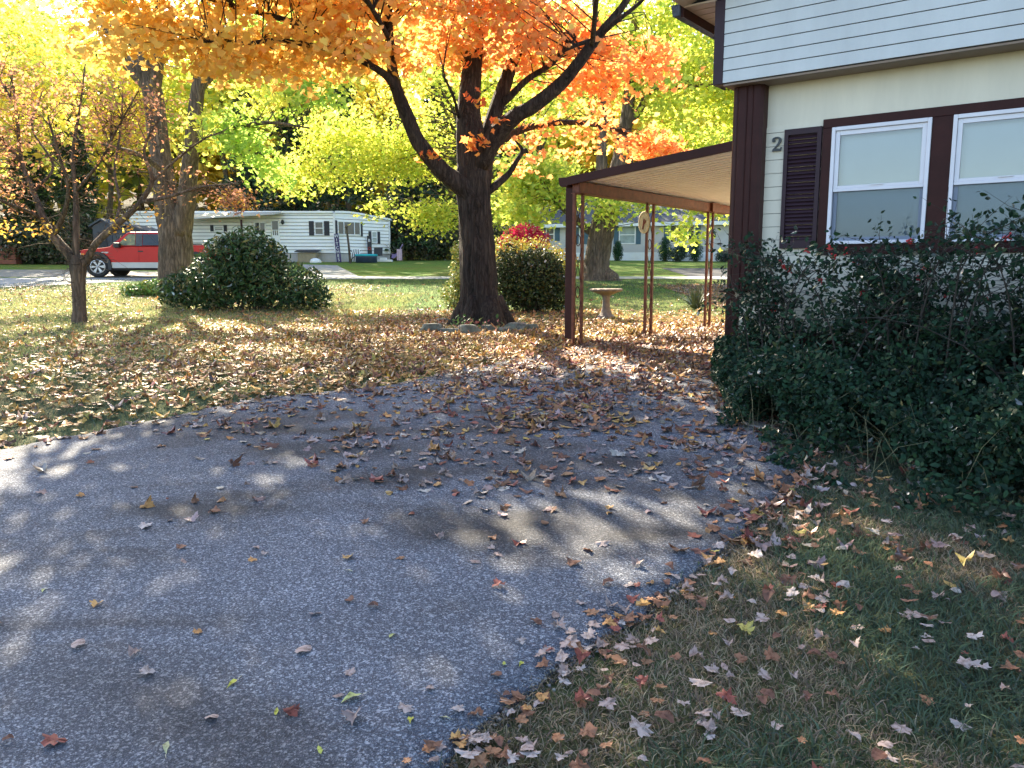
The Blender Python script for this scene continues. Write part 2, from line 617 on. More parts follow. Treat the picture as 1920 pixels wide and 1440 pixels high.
def lump(p, f, ph):
    """Cheap smooth 3-D noise in about -1..1, for clumps and gaps in foliage."""
    return (np.sin(p[:, 0] * f + ph) * np.sin(p[:, 1] * f * 1.13 + ph * 1.7) + np.sin(p[:, 2] * f * 1.27 + ph * 2.3) * np.sin(p[:, 0] * f * .7 - p[:, 1] * f * .9 + ph * .6)
            + .6 * np.sin(p[:, 0] * f * 2.1 + p[:, 2] * f * 1.9 + ph)) / 2


def in_ellipsoid(n, c, rad, shell=2.2, r=None):
    r = r or rng
    d = r.normal(0, 1, (n, 3))
    d /= np.linalg.norm(d, axis=1, keepdims=True)
    return np.array(c) + d * (r.uniform(0, 1, (n, 1)) ** (1 / shell)) * np.array(rad)


# ------------------------------------------------------------------ trees
def smooth_path(pts, k=4):
    """Catmull-Rom through rows (x, y, z, radius)."""
    P_ = np.array(pts, dtype=float)
    if len(P_) < 3:
        return P_
    out = []
    Q = np.vstack([2 * P_[0] - P_[1], P_, 2 * P_[-1] - P_[-2]])
    for i in range(1, len(Q) - 2):
        for j in range(k):
            t = j / k
            a, b, c, d = Q[i - 1], Q[i], Q[i + 1], Q[i + 2]
            out.append(.5 * ((2 * b) + (-a + c) * t + (2 * a - 5 * b + 4 * c - d) * t * t + (-a + 3 * b - 3 * c + d) * t ** 3))
    out.append(P_[-1])
    out = np.array(out)
    out[:, 3] = np.maximum(out[:, 3], .003)
    return out


class Tree:
    def __init__(s, seed=1):
        s.r = np.random.default_rng(seed)
        s.rnd = random.Random(seed)
        s.mb = MB()
        s.nodes = []
        s.clusters = []

    def limb(s, rows, n=10, k=4, rough=.06, keep=True):
        p = smooth_path(rows, k)
        rr = s.rnd
        ph = [rr.uniform(0, 6) for _ in range(4)]

        def wob(i, kk):
            a = 2 * math.pi * kk / n
            return 1 + rough * (math.sin(3 * a + ph[0] + i * .21) + .6 * math.sin(7 * a + ph[1] + i * .13) + .5 * math.sin(5 * a - i * .37 + ph[2])) + rr.uniform(-rough, rough) * .5
        s.mb.tube([q[:3] for q in p], [q[3] for q in p], n, True, wob)
        if keep:
            s.nodes += [tuple(q) for q in p[1:]]
        return p

    def pix(s, Y0, rows, **kw):
        """rows of (px, py, dY, width in px)"""
        R = []
        for (px, py, dy, w) in rows:
            q = at(px, py, Y0 + dy)
            R.append((*q, w / 2 * (Y0 + dy) / F))
        return s.limb(R, **kw)

    def fill(s, c, rad, n, thr=-.25, f=1.4, shell=2.2):
        p = in_ellipsoid(n * 2, c, rad, shell, s.r)
        keep = lump(p, f, s.r.uniform(0, 6)) > thr
        p = p[keep][:n]
        p = p[sun_gap(p, s.r)]
        s.clusters.append(p)
        return p

    def twigs(s, frac=1.0, r0=.018, n=3, droop=.15, maxlen=4.0):
        nd = np.array(s.nodes)
        for cl in s.clusters:
            for p in cl:
                if s.r.random() > frac:
                    continue
                d = np.linalg.norm(nd[:, :3] - p, axis=1) + np.maximum(0, nd[:, 2] - p[2]) * .4
                i = int(s.r.choice(np.argsort(d)[:9]))
                if d[i] > maxlen:
                    continue
                a = nd[i, :3]
                m = (a + p) / 2 + s.r.normal(0, .08, 3) * d[i] + np.array([0, 0, droop * d[i]])
                rr = min(r0, nd[i, 3] * .6)
                s.mb.tube([a, (a + m) / 2 + s.r.normal(0, .02, 3), m, (m + p) / 2 + s.r.normal(0, .03, 3), p], [rr, rr * .8, rr * .6, rr * .4, rr * .18], n, False)

    def grow(s, base, height, r0, crown_c, crown_r, n_limbs=9, lean=(0, 0)):
        """Generic trunk with limbs reaching into the crown ellipsoid."""
        b = np.array(base, dtype=float)
        top = b + np.array([lean[0], lean[1], height * .92])
        rows = []
        for t in np.linspace(0, 1, 8):
            w = b * (1 - t) + top * t + np.array([s.rnd.uniform(-.12, .12), s.rnd.uniform(-.12, .12), 0]) * (t > 0) * height / 10
            rows.append((*w, r0 * (1.45 if t == 0 else 1) * (1 - .85 * t)))
        rows[0] = (rows[0][0], rows[0][1], rows[0][2] - .25, rows[0][3])
        p = s.limb(rows, n=9)
        for i in range(n_limbs):
            t = s.rnd.uniform(.3, .9)
            a = p[int(t * (len(p) - 1))]
            ang = 2 * math.pi * (i / n_limbs) + s.rnd.uniform(-.5, .5)
            e = np.array(crown_c) + np.array([math.cos(ang) * crown_r[0], math.sin(ang) * crown_r[1], s.rnd.uniform(-.5, .7) * crown_r[2]]) * s.rnd.uniform(.6, .95)
            m = (a[:3] + e) / 2 + np.array([0, 0, .08 * height])
            s.limb([(*a[:3], a[3] * .6), (*((a[:3] * .7 + m * .3)), a[3] * .5), (*m, a[3] * .32), (*e, .015)], n=6, k=3)

    def leaves(s, root, tmpl, per, spread, size, colfn, mat_, tilt=.7, flat=.45, name='crown'):
        cc = np.concatenate(s.clusters)
        n = len(cc)
        P_ = np.repeat(cc, per, axis=0)
        off = s.r.normal(0, 1, P_.shape) * spread
        off[:, 2] *= flat
        rad = np.linalg.norm(off[:, :2], axis=1)
        off[:, 2] -= rad * .22
        P_ = P_ + off
        P_ = P_ - np.array(root.location)
        tint = colfn(P_ + np.array(root.location), s.r)
        sz = s.r.uniform(size[0], size[1], len(P_))
        return scatter(name, tmpl, P_, sz, tint, mat_, root, tilt, r=s.r)

    def trunk(s, root, mat_, name='trunk'):
        s.mb.v = [(p[0] - root.location[0], p[1] - root.location[1], p[2] - root.location[2]) for p in s.mb.v]
        return s.mb.build(name, mat_, root, smooth=True)


# ================================================================== SETTING
def grid_sheet(name, xs, ys, m, lift=0.0):
    xs, ys = np.array(xs, dtype=float), np.array(ys, dtype=float)
    X, Y = np.meshgrid(xs, ys)
    Z = gz(Y) + lift
    V = np.stack([X, Y, Z], -1).reshape(-1, 3)
    nx = len(xs)
    I = np.arange(len(V)).reshape(len(ys), nx)
    a, b, c, d = I[:-1, :-1].ravel(), I[:-1, 1:].ravel(), I[1:, 1:].ravel(), I[1:, :-1].ravel()
    T = np.concatenate([np.stack([a, b, c], 1), np.stack([a, c, d], 1)])
    return np_mesh(name, V, T, m, smooth=True)


ys_ground = np.concatenate([np.arange(-160, -4, 6), np.arange(-4, 62, .25), np.arange(62, 160, 1.5), np.arange(160, 401, 12)])
tag(grid_sheet('lawn', np.concatenate([np.arange(-260, -40, 20), np.arange(-40, 41, 4), np.arange(60, 261, 20)]), ys_ground, M['lawn']), kind='structure')

# ---- driveway: its two edges as functions of y
EL = [on_ground(*p) for p in [(0, 850), (150, 820), (300, 790), (480, 752), (620, 738), (740, 725), (850, 700), (1000, 668), (1060, 655)]]
ER = [on_ground(*p) for p in [(820, 1440), (870, 1390), (930, 1340), (1000, 1290), (1100, 1215), (1200, 1150), (1310, 1070), (1390, 1000), (1425, 960), (1500, 910), (1490, 860), (1420, 800), (1370, 725)]]
HC = (2.049, 7.599)            # house corner on the ground
HA = math.radians(37.5)        # the side wall runs along (sin, cos) of this
HR = (math.cos(HA), -math.sin(HA))
HS = (math.sin(HA), math.cos(HA))


def hl(x, y, z=0.0):
    """House-local (along front, back, up) to world."""
    return (HC[0] + HR[0] * x + HS[0] * y, HC[1] + HR[1] * x + HS[1] * y, z)


le = sorted([(p[1], p[0]) for p in EL])
y0 = le[0][0]
le = [(-12, -16), (1.0, -14), (2.6, -11), (3.6, -7.6), (4.4, -5.2)] + le + [(14.0, 3.35), (16.0, 4.8)]
re_ = sorted([(p[1], p[0]) for p in ER])
re_ = [(-12, -7.0), (0.0, -1.35), (1.2, -.75)] + re_ + [(hl(-.06, y)[1], hl(-.06, y)[0]) for y in (1, 4, 8, 10.6)]


def xl(y): return np.interp(y, [a for a, b in le], [b for a, b in le])
def xr(y): return np.interp(y, [a for a, b in re_], [b for a, b in re_])


def strip(name, ys, fl, fr, m, lift, cols=14, jit=0.0, skirt=.06):
    V, T = [], []
    r = np.random.default_rng(3)
    jl = np.interp(ys, ys[::2], r.normal(0, jit, len(ys[::2])))
    jr = np.interp(ys, ys[::2], r.normal(0, jit, len(ys[::2])))
    for i, y in enumerate(ys):
        a, b = float(fl(y)) + jl[i], float(fr(y)) + jr[i]
        row = [(a - .02, y, gzf(y) + lift - skirt)] + [(a + (b - a) * t, y, gzf(y) + lift) for t in np.linspace(0, 1, cols)] + [(b + .02, y, gzf(y) + lift - skirt)]
        V += row
    n = cols + 2
    for i in range(len(ys) - 1):
        for k in range(n - 1):
            a = i * n + k
            T += [(a, a + 1, a + n + 1), (a, a + n + 1, a + n)]
    return np_mesh(name, np.array(V), np.array(T), m)


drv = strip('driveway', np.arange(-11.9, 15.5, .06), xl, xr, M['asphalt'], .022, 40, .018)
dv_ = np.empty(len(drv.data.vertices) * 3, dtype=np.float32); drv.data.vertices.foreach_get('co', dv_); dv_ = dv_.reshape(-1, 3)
dark_patch = np.zeros(len(dv_))  # mask of dark oval patches on the asphalt
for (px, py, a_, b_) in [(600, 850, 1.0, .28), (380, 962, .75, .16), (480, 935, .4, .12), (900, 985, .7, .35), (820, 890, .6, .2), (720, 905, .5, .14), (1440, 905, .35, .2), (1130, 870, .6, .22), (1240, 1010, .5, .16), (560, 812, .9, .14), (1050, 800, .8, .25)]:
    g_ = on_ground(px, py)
    dark_patch = np.maximum(dark_patch, .55 * np.exp(-(((dv_[:, 0] - g_[0]) / a_) ** 2 + ((dv_[:, 1] - g_[1]) / b_) ** 2)))
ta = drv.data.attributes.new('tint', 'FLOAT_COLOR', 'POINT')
ta.data.foreach_set('color', np.stack([dark_patch, dark_patch, dark_patch, np.ones_like(dark_patch)], 1).astype(np.float32).ravel())
tag(drv, kind='structure')


def pix_sheet(name, left, right, m, lift):
    """A draped sheet between two ground lines given as lists of ground points."""
    L = [Vector(on_ground(*p)) for p in left]
    R = [Vector(on_ground(*p)) for p in right]
    V, T = [], []
    nu, nv = 10, 24

    def samp(Q, t):
        k = t * (len(Q) - 1)
        i = min(int(k), len(Q) - 2)
        return Q[i].lerp(Q[i + 1], k - i)
    for i in range(nv + 1):
        a, b = samp(L, i / nv), samp(R, i / nv)
        for j in range(nu + 1):
            p = a.lerp(b, j / nu)
            V.append((p.x, p.y, gzf(p.y) + lift))
    n = nu + 1
    for i in range(nv):
        for j in range(nu):
            a = i * n + j
            T += [(a, a + 1, a + n + 1), (a, a + n + 1, a + n)]
    return np_mesh(name, np.array(V), np.array(T), m, smooth=True)


def line_sheet(name, near, far, m, lift, nv=90):
    """Road between two world polylines (x, y)."""
    xs = np.linspace(near[0][0], near[-1][0], nv)
    yn = np.interp(xs, [p[0] for p in near], [p[1] for p in near])
    yf = np.interp(xs, [p[0] for p in far], [p[1] for p in far])
    V, T = [], []
    nu = 10
    for i in range(nv):
        for j in range(nu + 1):
            y = yn[i] + (yf[i] - yn[i]) * j / nu
            V.append((xs[i], y, gzf(y) + lift))
    n = nu + 1
    for i in range(nv - 1):
        for j in range(nu):
            a = i * n + j
            T += [(a, a + 1, a + n + 1), (a, a + n + 1, a + n)]
    return np_mesh(name, np.array(V), np.array(T), m, smooth=True)


g1 = on_ground(0, 541); g2 = on_ground(130, 533); g3 = on_ground(270, 526.5)
h1 = on_ground(0, 519.5)
tag(line_sheet('road', [(-60, 12), (-30, 20), (g1[0], g1[1]), (g2[0], g2[1]), (g3[0], g3[1]), (-7, 30.6), (0, 30.8), (12, 30.8), (60, 31)],
               [(-60, 20), (-32, 29), (-21, 31.5), (-14, 32), (-8, 32.6), (0, 32.6), (12, 32.6), (60, 33)], M['road'], .012), kind='structure')
tag(pix_sheet('gravel_verge', [(-150, 519), (130, 519.5), (300, 520), (420, 521)], [(-150, 505), (130, 506), (300, 510), (420, 511)], M['concrete'], .008), kind='structure')
tag(pix_sheet('neighbour_driveway', [(599, 523), (563, 496)], [(679, 522), (632, 498)], M['road'], .014), kind='structure')
tag(pix_sheet('dark_side_driveway', [(1310, 524), (1240, 503)], [(1520, 527), (1480, 503)], M['dark_asphalt'], .010), kind='structure')

# low concrete edging at the foot of the house
mb = MB()
pts = [on_ground(1398, 796), on_ground(1470, 818), on_ground(1560, 832), on_ground(1640, 850)]
for a, b in zip(pts[:-1], pts[1:]):
    mb.bar((a[0], a[1], a[2] - .01), (b[0], b[1], b[2] - .01), .12, .09)
tag(mb.build('concrete_edging', M['concrete'], bevel=.012), 'low pale concrete edging along the foot of the berry bush', 'edging')

# ------------------------------------------------------------------ kit pieces for far houses
def lap_wall(mb, p, q, z0, z1, lap=.2, out=.015, nrm=(0, -1)):
    """Horizontal lap siding between plan points p and q, each lap leaning out at its foot."""
    p, q = Vector((*p, 0)), Vector((*q, 0))
    n = Vector((nrm[0], nrm[1], 0)).normalized()
    z = z0
    while z < z1 - 1e-4:
        zt = min(z + lap, z1)
        a, b = p + n * out, q + n * out
        mb.add([(a.x, a.y, z), (b.x, b.y, z), (q.x, q.y, zt), (p.x, p.y, zt), (p.x, p.y, z), (q.x, q.y, z)], [(0, 1, 2, 3), (4, 5, 1, 0)])
        z = zt


O = Vector((0, 0, 0))


class Loc(MB):
    def build(s, name, m, parent=None, **k):
        s.v = [(p[0] - O.x, p[1] - O.y, p[2] - O.z) for p in s.v]
        return MB.build(s, name, m, root if parent is None else parent, **k)


class Facade:
    """A wall plane: origin o (plan), unit direction d, outward normal n; builds framed openings on it."""
    def __init__(s, o, d):
        s.o = Vector((o[0], o[1], 0)); s.d = Vector((d[0], d[1], 0)).normalized()
        s.n = Vector((s.d.y, -s.d.x, 0)); s.off = 0.0

    def p(s, t, off, z):
        q = s.o + s.d * t + s.n * off
        return (q.x, q.y, z)

    def slab(s, mb, t0, t1, z0, z1, a, b):
        vs = [s.p(t0, a, z0), s.p(t1, a, z0), s.p(t1, b, z0), s.p(t0, b, z0), s.p(t0, a, z1), s.p(t1, a, z1), s.p(t1, b, z1), s.p(t0, b, z1)]
        return mb.add(vs, [(0, 1, 2, 3), (7, 6, 5, 4), (0, 4, 5, 1), (1, 5, 6, 2), (2, 6, 7, 3), (3, 7, 4, 0)])

    def window(s, root, t0, t1, z0, z1, glass, cols=1, rail=True, fr=.06, name='window'):
        pane = Loc(); s.slab(pane, t0 + .01, t1 - .01, z0 + .01, z1 - .01, s.off + .012, s.off + .022)
        w = pane.build(name, glass, root)
        f = Loc()
        s.slab(f, t0, t0 + fr, z0, z1, s.off, s.off + .05); s.slab(f, t1 - fr, t1, z0, z1, s.off, s.off + .05)
        s.slab(f, t0 + fr, t1 - fr, z1 - fr, z1, s.off, s.off + .05); s.slab(f, t0 + fr, t1 - fr, z0, z0 + fr, s.off, s.off + .055)
        for k in range(1, cols):
            t = t0 + (t1 - t0) * (k / cols if cols != 3 else (.27 if k == 1 else .73))
            s.slab(f, t - .025, t + .025, z0 + fr, z1 - fr, s.off, s.off + .045)
        if rail:
            zm = (z0 + z1) / 2
            if cols == 1:
                s.slab(f, t0 + fr, t1 - fr, zm - .025, zm + .025, s.off, s.off + .047)
        f.build('frame', M['white_paint'], w)
        return w

    def shutter(s, root, t0, t1, z0, z1, m):
        mb = Loc()
        s.slab(mb, t0, t1, z0, z1, s.off, s.off + .03)
        zz = z0 + .08
        while zz < z1 - .1:
            s.slab(mb, t0 + .04, t1 - .04, zz, zz + .05, s.off + .03, s.off + .04)
            zz += .09
        return mb.build('shutter', m, root)


# ------------------------------------------------------------------ white mobile home across the road
YM = 50.0
xA, zb = at(248, 494, YM)[0], gzf(YM) - .12
xB = at(629, 494, YM)[0]
Cc = at(732, 489, YM + 2.6)
root = tag(empty('mobile_home', (xA, YM, zb)), 'long white clapboard mobile home with dark shutters across the road', 'mobile home')
O = Vector(root.location)


def zat(py, Y, px=640): return at(px, py, Y)[2]
zs = zat(475, YM); zt = zat(400, YM)
A_, B_, C_ = (xA, YM), (xB, YM), (Cc[0], YM + 2.6)
wall = Loc(); lap_wall(wall, A_, B_, zs, zt, .21, .035)
BC = Vector((C_[0] - B_[0], C_[1] - B_[1], 0)); BCn = Vector((BC.y, -BC.x, 0)).normalized()
zc = zat(414, YM + 2.6, 732)
zz = zs
L_ = BC.length
def bow(t): return zt + .10 * math.sin(min(1, t * 1.6) * math.pi) * .6 - (zt - zc) * t ** 1.6
while zz < zt + .1:
    zt2 = zz + .21
    tt = 0.0
    for k in range(24):
        t0, t1 = k / 24, (k + 1) / 24
        if bow((t0 + t1) / 2) <= zz: continue
        p0 = Vector((*B_, 0)) + BC * t0; p1 = Vector((*B_, 0)) + BC * t1
        a, b = p0 + BCn * .035, p1 + BCn * .035
        u0, u1 = min(zt2, max(zz, bow(t0))), min(zt2, max(zz, bow(t1)))
        wall.add([(a.x, a.y, zz), (b.x, b.y, zz), (p1.x, p1.y, u1), (p0.x, p0.y, u0), (p0.x, p0.y, zz), (p1.x, p1.y, zz)], [(0, 1, 2, 3), (4, 5, 1, 0)])
    zz = zt2
bk = YM + 9.5
for (p, q) in ((C_, (C_[0] - .6, bk)), ((C_[0] - .6, bk), (xA, bk)), ((xA, bk), A_)):
    wall.add([(*p, zs), (*q, zs), (*q, zc), (*p, zc)], [(0, 1, 2, 3)])
wall.build('wall', M['clapboard'])
sm = Loc(); zz = zs
while zz < zt - .05:
    sm.add([(xA, YM - .0365, zz - .004), (xB, YM - .0365, zz - .004), (xB, YM - .0365, zz + .022), (xA, YM - .0365, zz + .022)], [(0, 1, 2, 3)])
    p0, p1 = Vector((*B_, 0)) + BCn * .0365, Vector((*C_, 0)) + BCn * .0365
    if zz < zc: sm.add([(p0.x, p0.y, zz - .004), (p1.x, p1.y, zz - .004), (p1.x, p1.y, zz + .022), (p0.x, p0.y, zz + .022)], [(0, 1, 2, 3)])
    zz += .21
sm.build('lap_shade_strip', M['shed'])['kind'] = 'stuff'  # dark strips painted in for the shade under each lap
sk = Loc()
fa = Facade(A_, (1, 0)); fb = Facade(B_, (BC.x, BC.y)); fa.off = fb.off = .032
LA = xB - xA
fa.slab(sk, 0, LA, zb - .5, zs, -.12, -.02); fb.slab(sk, .0, L_, zb - .5, zs, -.12, -.02)
for k in range(int(LA / .2)): fa.slab(sk, k * .2, k * .2 + .03, zb - .5, zs, -.02, .0)
for k in range(int(L_ / .2)): fb.slab(sk, k * .2, k * .2 + .03, zb - .5, zs, -.02, .0)
sk.build('skirting', M['grey_siding'])
rf = Loc()
prof = [(t, bow(t)) for t in np.linspace(0, 1, 13)]
top, n0 = [], None
for (t, z) in prof:
    p = Vector((*B_, 0)) + BC * t + BCn * .12
    top += [(p.x, p.y, z + .02), (p.x, p.y, z + .14), (p.x - .4, bk + .1, max(z, zc) + .14), (p.x - .4, bk + .1, max(z, zc) + .02)]
fs = []
for i in range(len(prof) - 1):
    a = i * 4
    for k in range(4):
        fs.append((a + k, a + (k + 1) % 4, a + 4 + (k + 1) % 4, a + 4 + k))
fs += [(0, 1, 2, 3), (len(top) - 1, len(top) - 2, len(top) - 3, len(top) - 4)]
rf.add(top, fs)
rf.box(xA - .1, xB - .05, YM - .14, bk, zt + .015, zt + .13)
ro = rf.build('roof', M['clapboard'])
vb = Loc(); q = at(597, 397, YM + 2); vb.lathe([(.2, -.3), (.2, 0), (.26, .02), (.2, .12), (.02, .16)], 12, (q[0], q[1], zt + .16)); vb.build('vent', M['white_paint'], ro)


def tx(px, y=YM): return at(px, 450, y)[0] - xA
def zy(py): return zat(py, YM)
# window with shutters on the long side
fa.window(root, tx(591), tx(608), zy(441), zy(415), M['dark_glass'])
fa.shutter(root, tx(580.5), tx(589.5), zy(441.5), zy(414.5), M['black_shutter']); fa.shutter(root, tx(609), tx(618.5), zy(441.5), zy(414.5), M['black_shutter'])
fa.window(root, tx(403), tx(421), zy(433), zy(425), M['dark_glass'])
fa.shutter(root, tx(396), tx(402), zy(434), zy(422), M['black_shutter']); fa.shutter(root, tx(421), tx(427), zy(434), zy(422), M['black_shutter'])
fa.window(root, tx(266), tx(275), zy(437), zy(423), M['dark_glass'])
fa.window(root, tx(478), tx(500), zy(437), zy(416), M['dark_glass'], cols=2)
d = Loc(); fa.slab(d, tx(510), tx(525), zs, zy(413), .0, .07); dr = d.build('door', M['white_paint'])
d = Loc(); fa.slab(d, tx(512), tx(523), zy(441), zy(414.5), .07, .08); dw = d.build('window', M['dark_glass'], dr)
d = Loc()
for k in range(4):
    t = tx(512) + (tx(523) - tx(512)) * k / 3
    fa.slab(d, t - .02, t + .02, zy(441), zy(431), .08, .09)
fa.slab(d, tx(512), tx(523), zy(432), zy(431), .08, .092)
d.build('lattice', M['white_paint'], dr)
d = Loc(); q = fa.p(tx(532), .1, zy(417)); d.lathe([(.05, -.12), (.09, -.05), (.09, .1), (.03, .16)], 8, q); d.build('porch_light', M['black_plastic'])
# windows of the short side
def tb(px):
    # parameter along BC where the picture column px falls
    for k in range(400):
        p = Vector((*B_, 0)) + BC.normalized() * (L_ * k / 400)
        if 960 + F * p.x / (p.y * 1.0 + .05) >= px: return L_ * k / 400
    return L_
def zb2(py, px): 
    t = tb(px); y = B_[1] + BC.y / L_ * t
    return at(px, py, y)[2]
fb.window(root, tb(638), tb(680), zb2(441, 660), zb2(415, 660), M['dark_glass'], cols=3)
fb.shutter(root, tb(633), tb(637.5), zb2(441, 635), zb2(413, 635), M['black_shutter']); fb.shutter(root, tb(680.5), tb(684), zb2(443, 682), zb2(417, 682), M['black_shutter'])
fb.window(root, tb(700), tb(710.5), zb2(456, 705), zb2(434, 705), M['pale_glass'])
fb.shutter(root, tb(695), tb(699.5), zb2(457, 697), zb2(433.5, 697), M['black_shutter']); fb.shutter(root, tb(711), tb(716), zb2(457, 713), zb2(434.5, 713), M['black_shutter'])
d = Loc(); fa.slab(d, LA - .06, LA + .06, zs, zt, .0, .05); d.build('corner_trim', M['white_paint'])
d = Loc(); fb.slab(d, L_ - .1, L_, zs, zc, .0, .05); d.build('corner_trim', M['white_paint'])
# awning over the door
aw = Loc()
x0, x1 = xA + tx(352), xA + tx(531)
aw.add([(x0, YM - 1.7, zy(409) - .22), (x1, YM - 1.7, zy(404) - .06), (x1, YM, zt + .02), (x0, YM, zt - .1), (x0, YM - 1.7, zy(409) - .14), (x1, YM - 1.7, zy(404) + .02), (x1, YM, zt + .12), (x0, YM, zt)],
       [(0, 1, 2, 3), (7, 6, 5, 4), (0, 4, 5, 1), (1, 5, 6, 2), (2, 6, 7, 3), (3, 7, 4, 0)])
awo = aw.build('awning', M['silver'])
for px in (372, 470):
    ap = Loc(); xx = xA + tx(px); ap.box(xx - .05, xx + .05, YM - 1.62, YM - 1.52, zb - .3, zy(411) - .12)
    ap.build('awning_post', M['brown'], awo)

# bits standing in front of the white home
mb = MB(); q = at(578, 489, YM - .5)
mb.box(-.55, .55, -.35, .35, -.1, .58); hb = None
r2 = tag(empty('hatch_box', (q[0], q[1], gzf(q[1]))), 'tan plywood box with dark lid against the white home', 'box')
mb.build('body', M['wood'], r2)
mb = MB(); mb.add([(-.7, -.5, .60), (.7, -.5, .60), (.7, .4, .74), (-.7, .4, .74), (-.7, -.5, .65), (.7, -.5, .65), (.7, .4, .79), (-.7, .4, .79)], [(0, 1, 2, 3), (7, 6, 5, 4), (0, 4, 5, 1), (1, 5, 6, 2), (2, 6, 7, 3), (3, 7, 4, 0)]); mb.build('lid', M['black_shutter'], r2)
mb = MB(); mb.lathe([(.34, -.05), (.36, .08), (.25, .22), (.08, .28)], 9, (0, 0, 0), lambda i, k: 1 + .12 * math.sin(k * 2.1 + i))
q = at(591, 492, YM - 1.4); o = mb.build('pale_rock', M['white_paint'], smooth=True); o.location = (q[0], q[1], gzf(q[1])); tag(o, 'white rounded rock at the head of the neighbour driveway', 'rock')


def text_mesh(body, size, m, parent, loc, rot, extrude=.01, name='lettering'):
    cu = bpy.data.curves.new(name, 'FONT')
    cu.body = body; cu.size = size; cu.extrude = extrude; cu.align_x = 'CENTER'; cu.align_y = 'CENTER'
    tmp = bpy.data.objects.new('tmp_text', cu)
    C.objects.link(tmp)
    dg = bpy.context.evaluated_depsgraph_get()
    me = bpy.data.meshes.new_from_object(tmp.evaluated_get(dg))
    bpy.data.objects.remove(tmp)
    bpy.data.curves.remove(cu)
    me.name = name
    me.materials.clear(); me.materials.append(m)
    o = bpy.data.objects.new(name, me)
    C.objects.link(o)
    o.parent = parent; o.location = loc; o.rotation_euler = rot
    return o


def porch_sign(name, px, pyt, pyb, Y, w, word, board, letters, label, lean=.06):
    q = at(px, pyb, Y); h = at(px, pyt, Y)[2] - gzf(Y)
    r = tag(empty(name, (q[0], Y, gzf(Y))), label, 'sign')
    r.rotation_euler = (-.05, -lean, 0)
    b = MB(); b.box(-w / 2, w / 2, -.02, .02, -.05, h); b.build('board', board, r)
    n = len(word)
    for i, ch in enumerate(word):
        text_mesh(ch, w * .95, letters[i % len(letters)], r, (0, -.035, h - (i + .6) * h / (n + .2)), (math.pi / 2, 0, 0), .012, 'letter')
    return r


porch_sign('porch_sign', 636, 438, 491, YM - .35, .28, 'WITCHES', M['purple'], [M['white_letter']], 'tall narrow purple porch sign with white stacked letters leaning on the home', .09)
porch_sign('porch_sign', 694, 442, 482, YM + 1.2, .27, 'BOO', M['black_shutter'], [M['white_letter'], M['red'], M['white_letter']], 'short black porch sign with white and red letters beside the small window', .03)
q = at(657, 497, YM - 2.5)
mb = MB(); mb.tube([(0, 0, -.1), (-.06, 0, 1.0), (-.17, .02, 2.05)], [.075, .065, .055], 8); mb.lathe([(.07, 0), (.10, .05), (.07, .14), (.02, .16)], 8, (-.17, .02, 2.05))
o = mb.build('wooden_post', M['bark_far']); o.location = (q[0], q[1], gzf(q[1])); tag(o, 'dark leaning wooden post standing before the white home', 'post')
q = at(687, 489, YM - 1.0)
r2 = tag(empty('paddling_pool', (q[0], q[1], gzf(q[1]))), 'round paddling pool, navy outside and turquoise inside', 'paddling pool')
mb = MB(); mb.lathe([(.62, -.02), (.66, .02), (.64, .30), (.67, .38), (.60, .38)], 28); mb.build('shell', M['navy'], r2, smooth=True)
mb = MB(); mb.lathe([(.60, .30), (.69, .44), (.66, .50), (.55, .46), (.5, .3)], 28, mod=lambda i, k: 1 + .03 * math.sin(k * 1.3 + i)); mb.build('liner', M['turquoise'], r2, smooth=True)
q = at(666, 488, YM - .7)
r2 = tag(empty('striped_chair', (q[0], q[1], gzf(q[1]))), 'folded black and white striped lawn chair beside the pool', 'chair')
mb = MB()
for k in range(5): mb.tube([(-.3 + k * .15, -.05, .05), (-.24 + k * .13, .05, .45), (-.12 + k * .09, .12, .82)], .035, 6)
mb.build('backrest', M['white_paint'], r2)
mb = MB()
for k in range(4): mb.tube([(-.22 + k * .15, -.02, .05), (-.17 + k * .13, .07, .45), (-.07 + k * .09, .14, .80)], .03, 6)
mb.tube([(-.38, -.2, .0), (.3, .2, .72)], .025, 6); mb.tube([(.38, -.2, .0), (-.3, .2, .72)], .025, 6)
mb.build('frame', M['black_plastic'], r2)
q = at(708, 487, YM + .3)
r2 = tag(empty('garden_chair', (q[0], q[1], gzf(q[1]))), 'dark folding garden chair between the pool and the wall', 'chair')
mb = MB(); mb.box(-.28, .28, -.25, .22, .36, .40); mb.build('seat', M['black_plastic'], r2)
mb = MB(); mb.bar((0, .22, .38), (0, .38, .88), .54, .03, (0, 1, 0)); mb.build('backrest', M['black_plastic'], r2)
for sx in (-1, 1):
    mb = MB(); mb.bar((sx * .26, -.25, 0), (sx * .26, .25, .4), .03, .03); mb.bar((sx * .26, .25, 0), (sx * .26, -.25, .4), .03, .03); mb.build('leg', M['silver'], r2)
q = at(722, 488, YM + .2)
mb = MB(); mb.box(-.45, .45, -.25, .25, 0, .14); mb.box(-.3, .1, -.2, .2, .141, .26); o = mb.build('white_tub', M['white_paint'], bevel=.02); o.location = (q[0], q[1], gzf(q[1])); tag(o, 'low white plastic tub lying by the corner of the white home', 'tub')
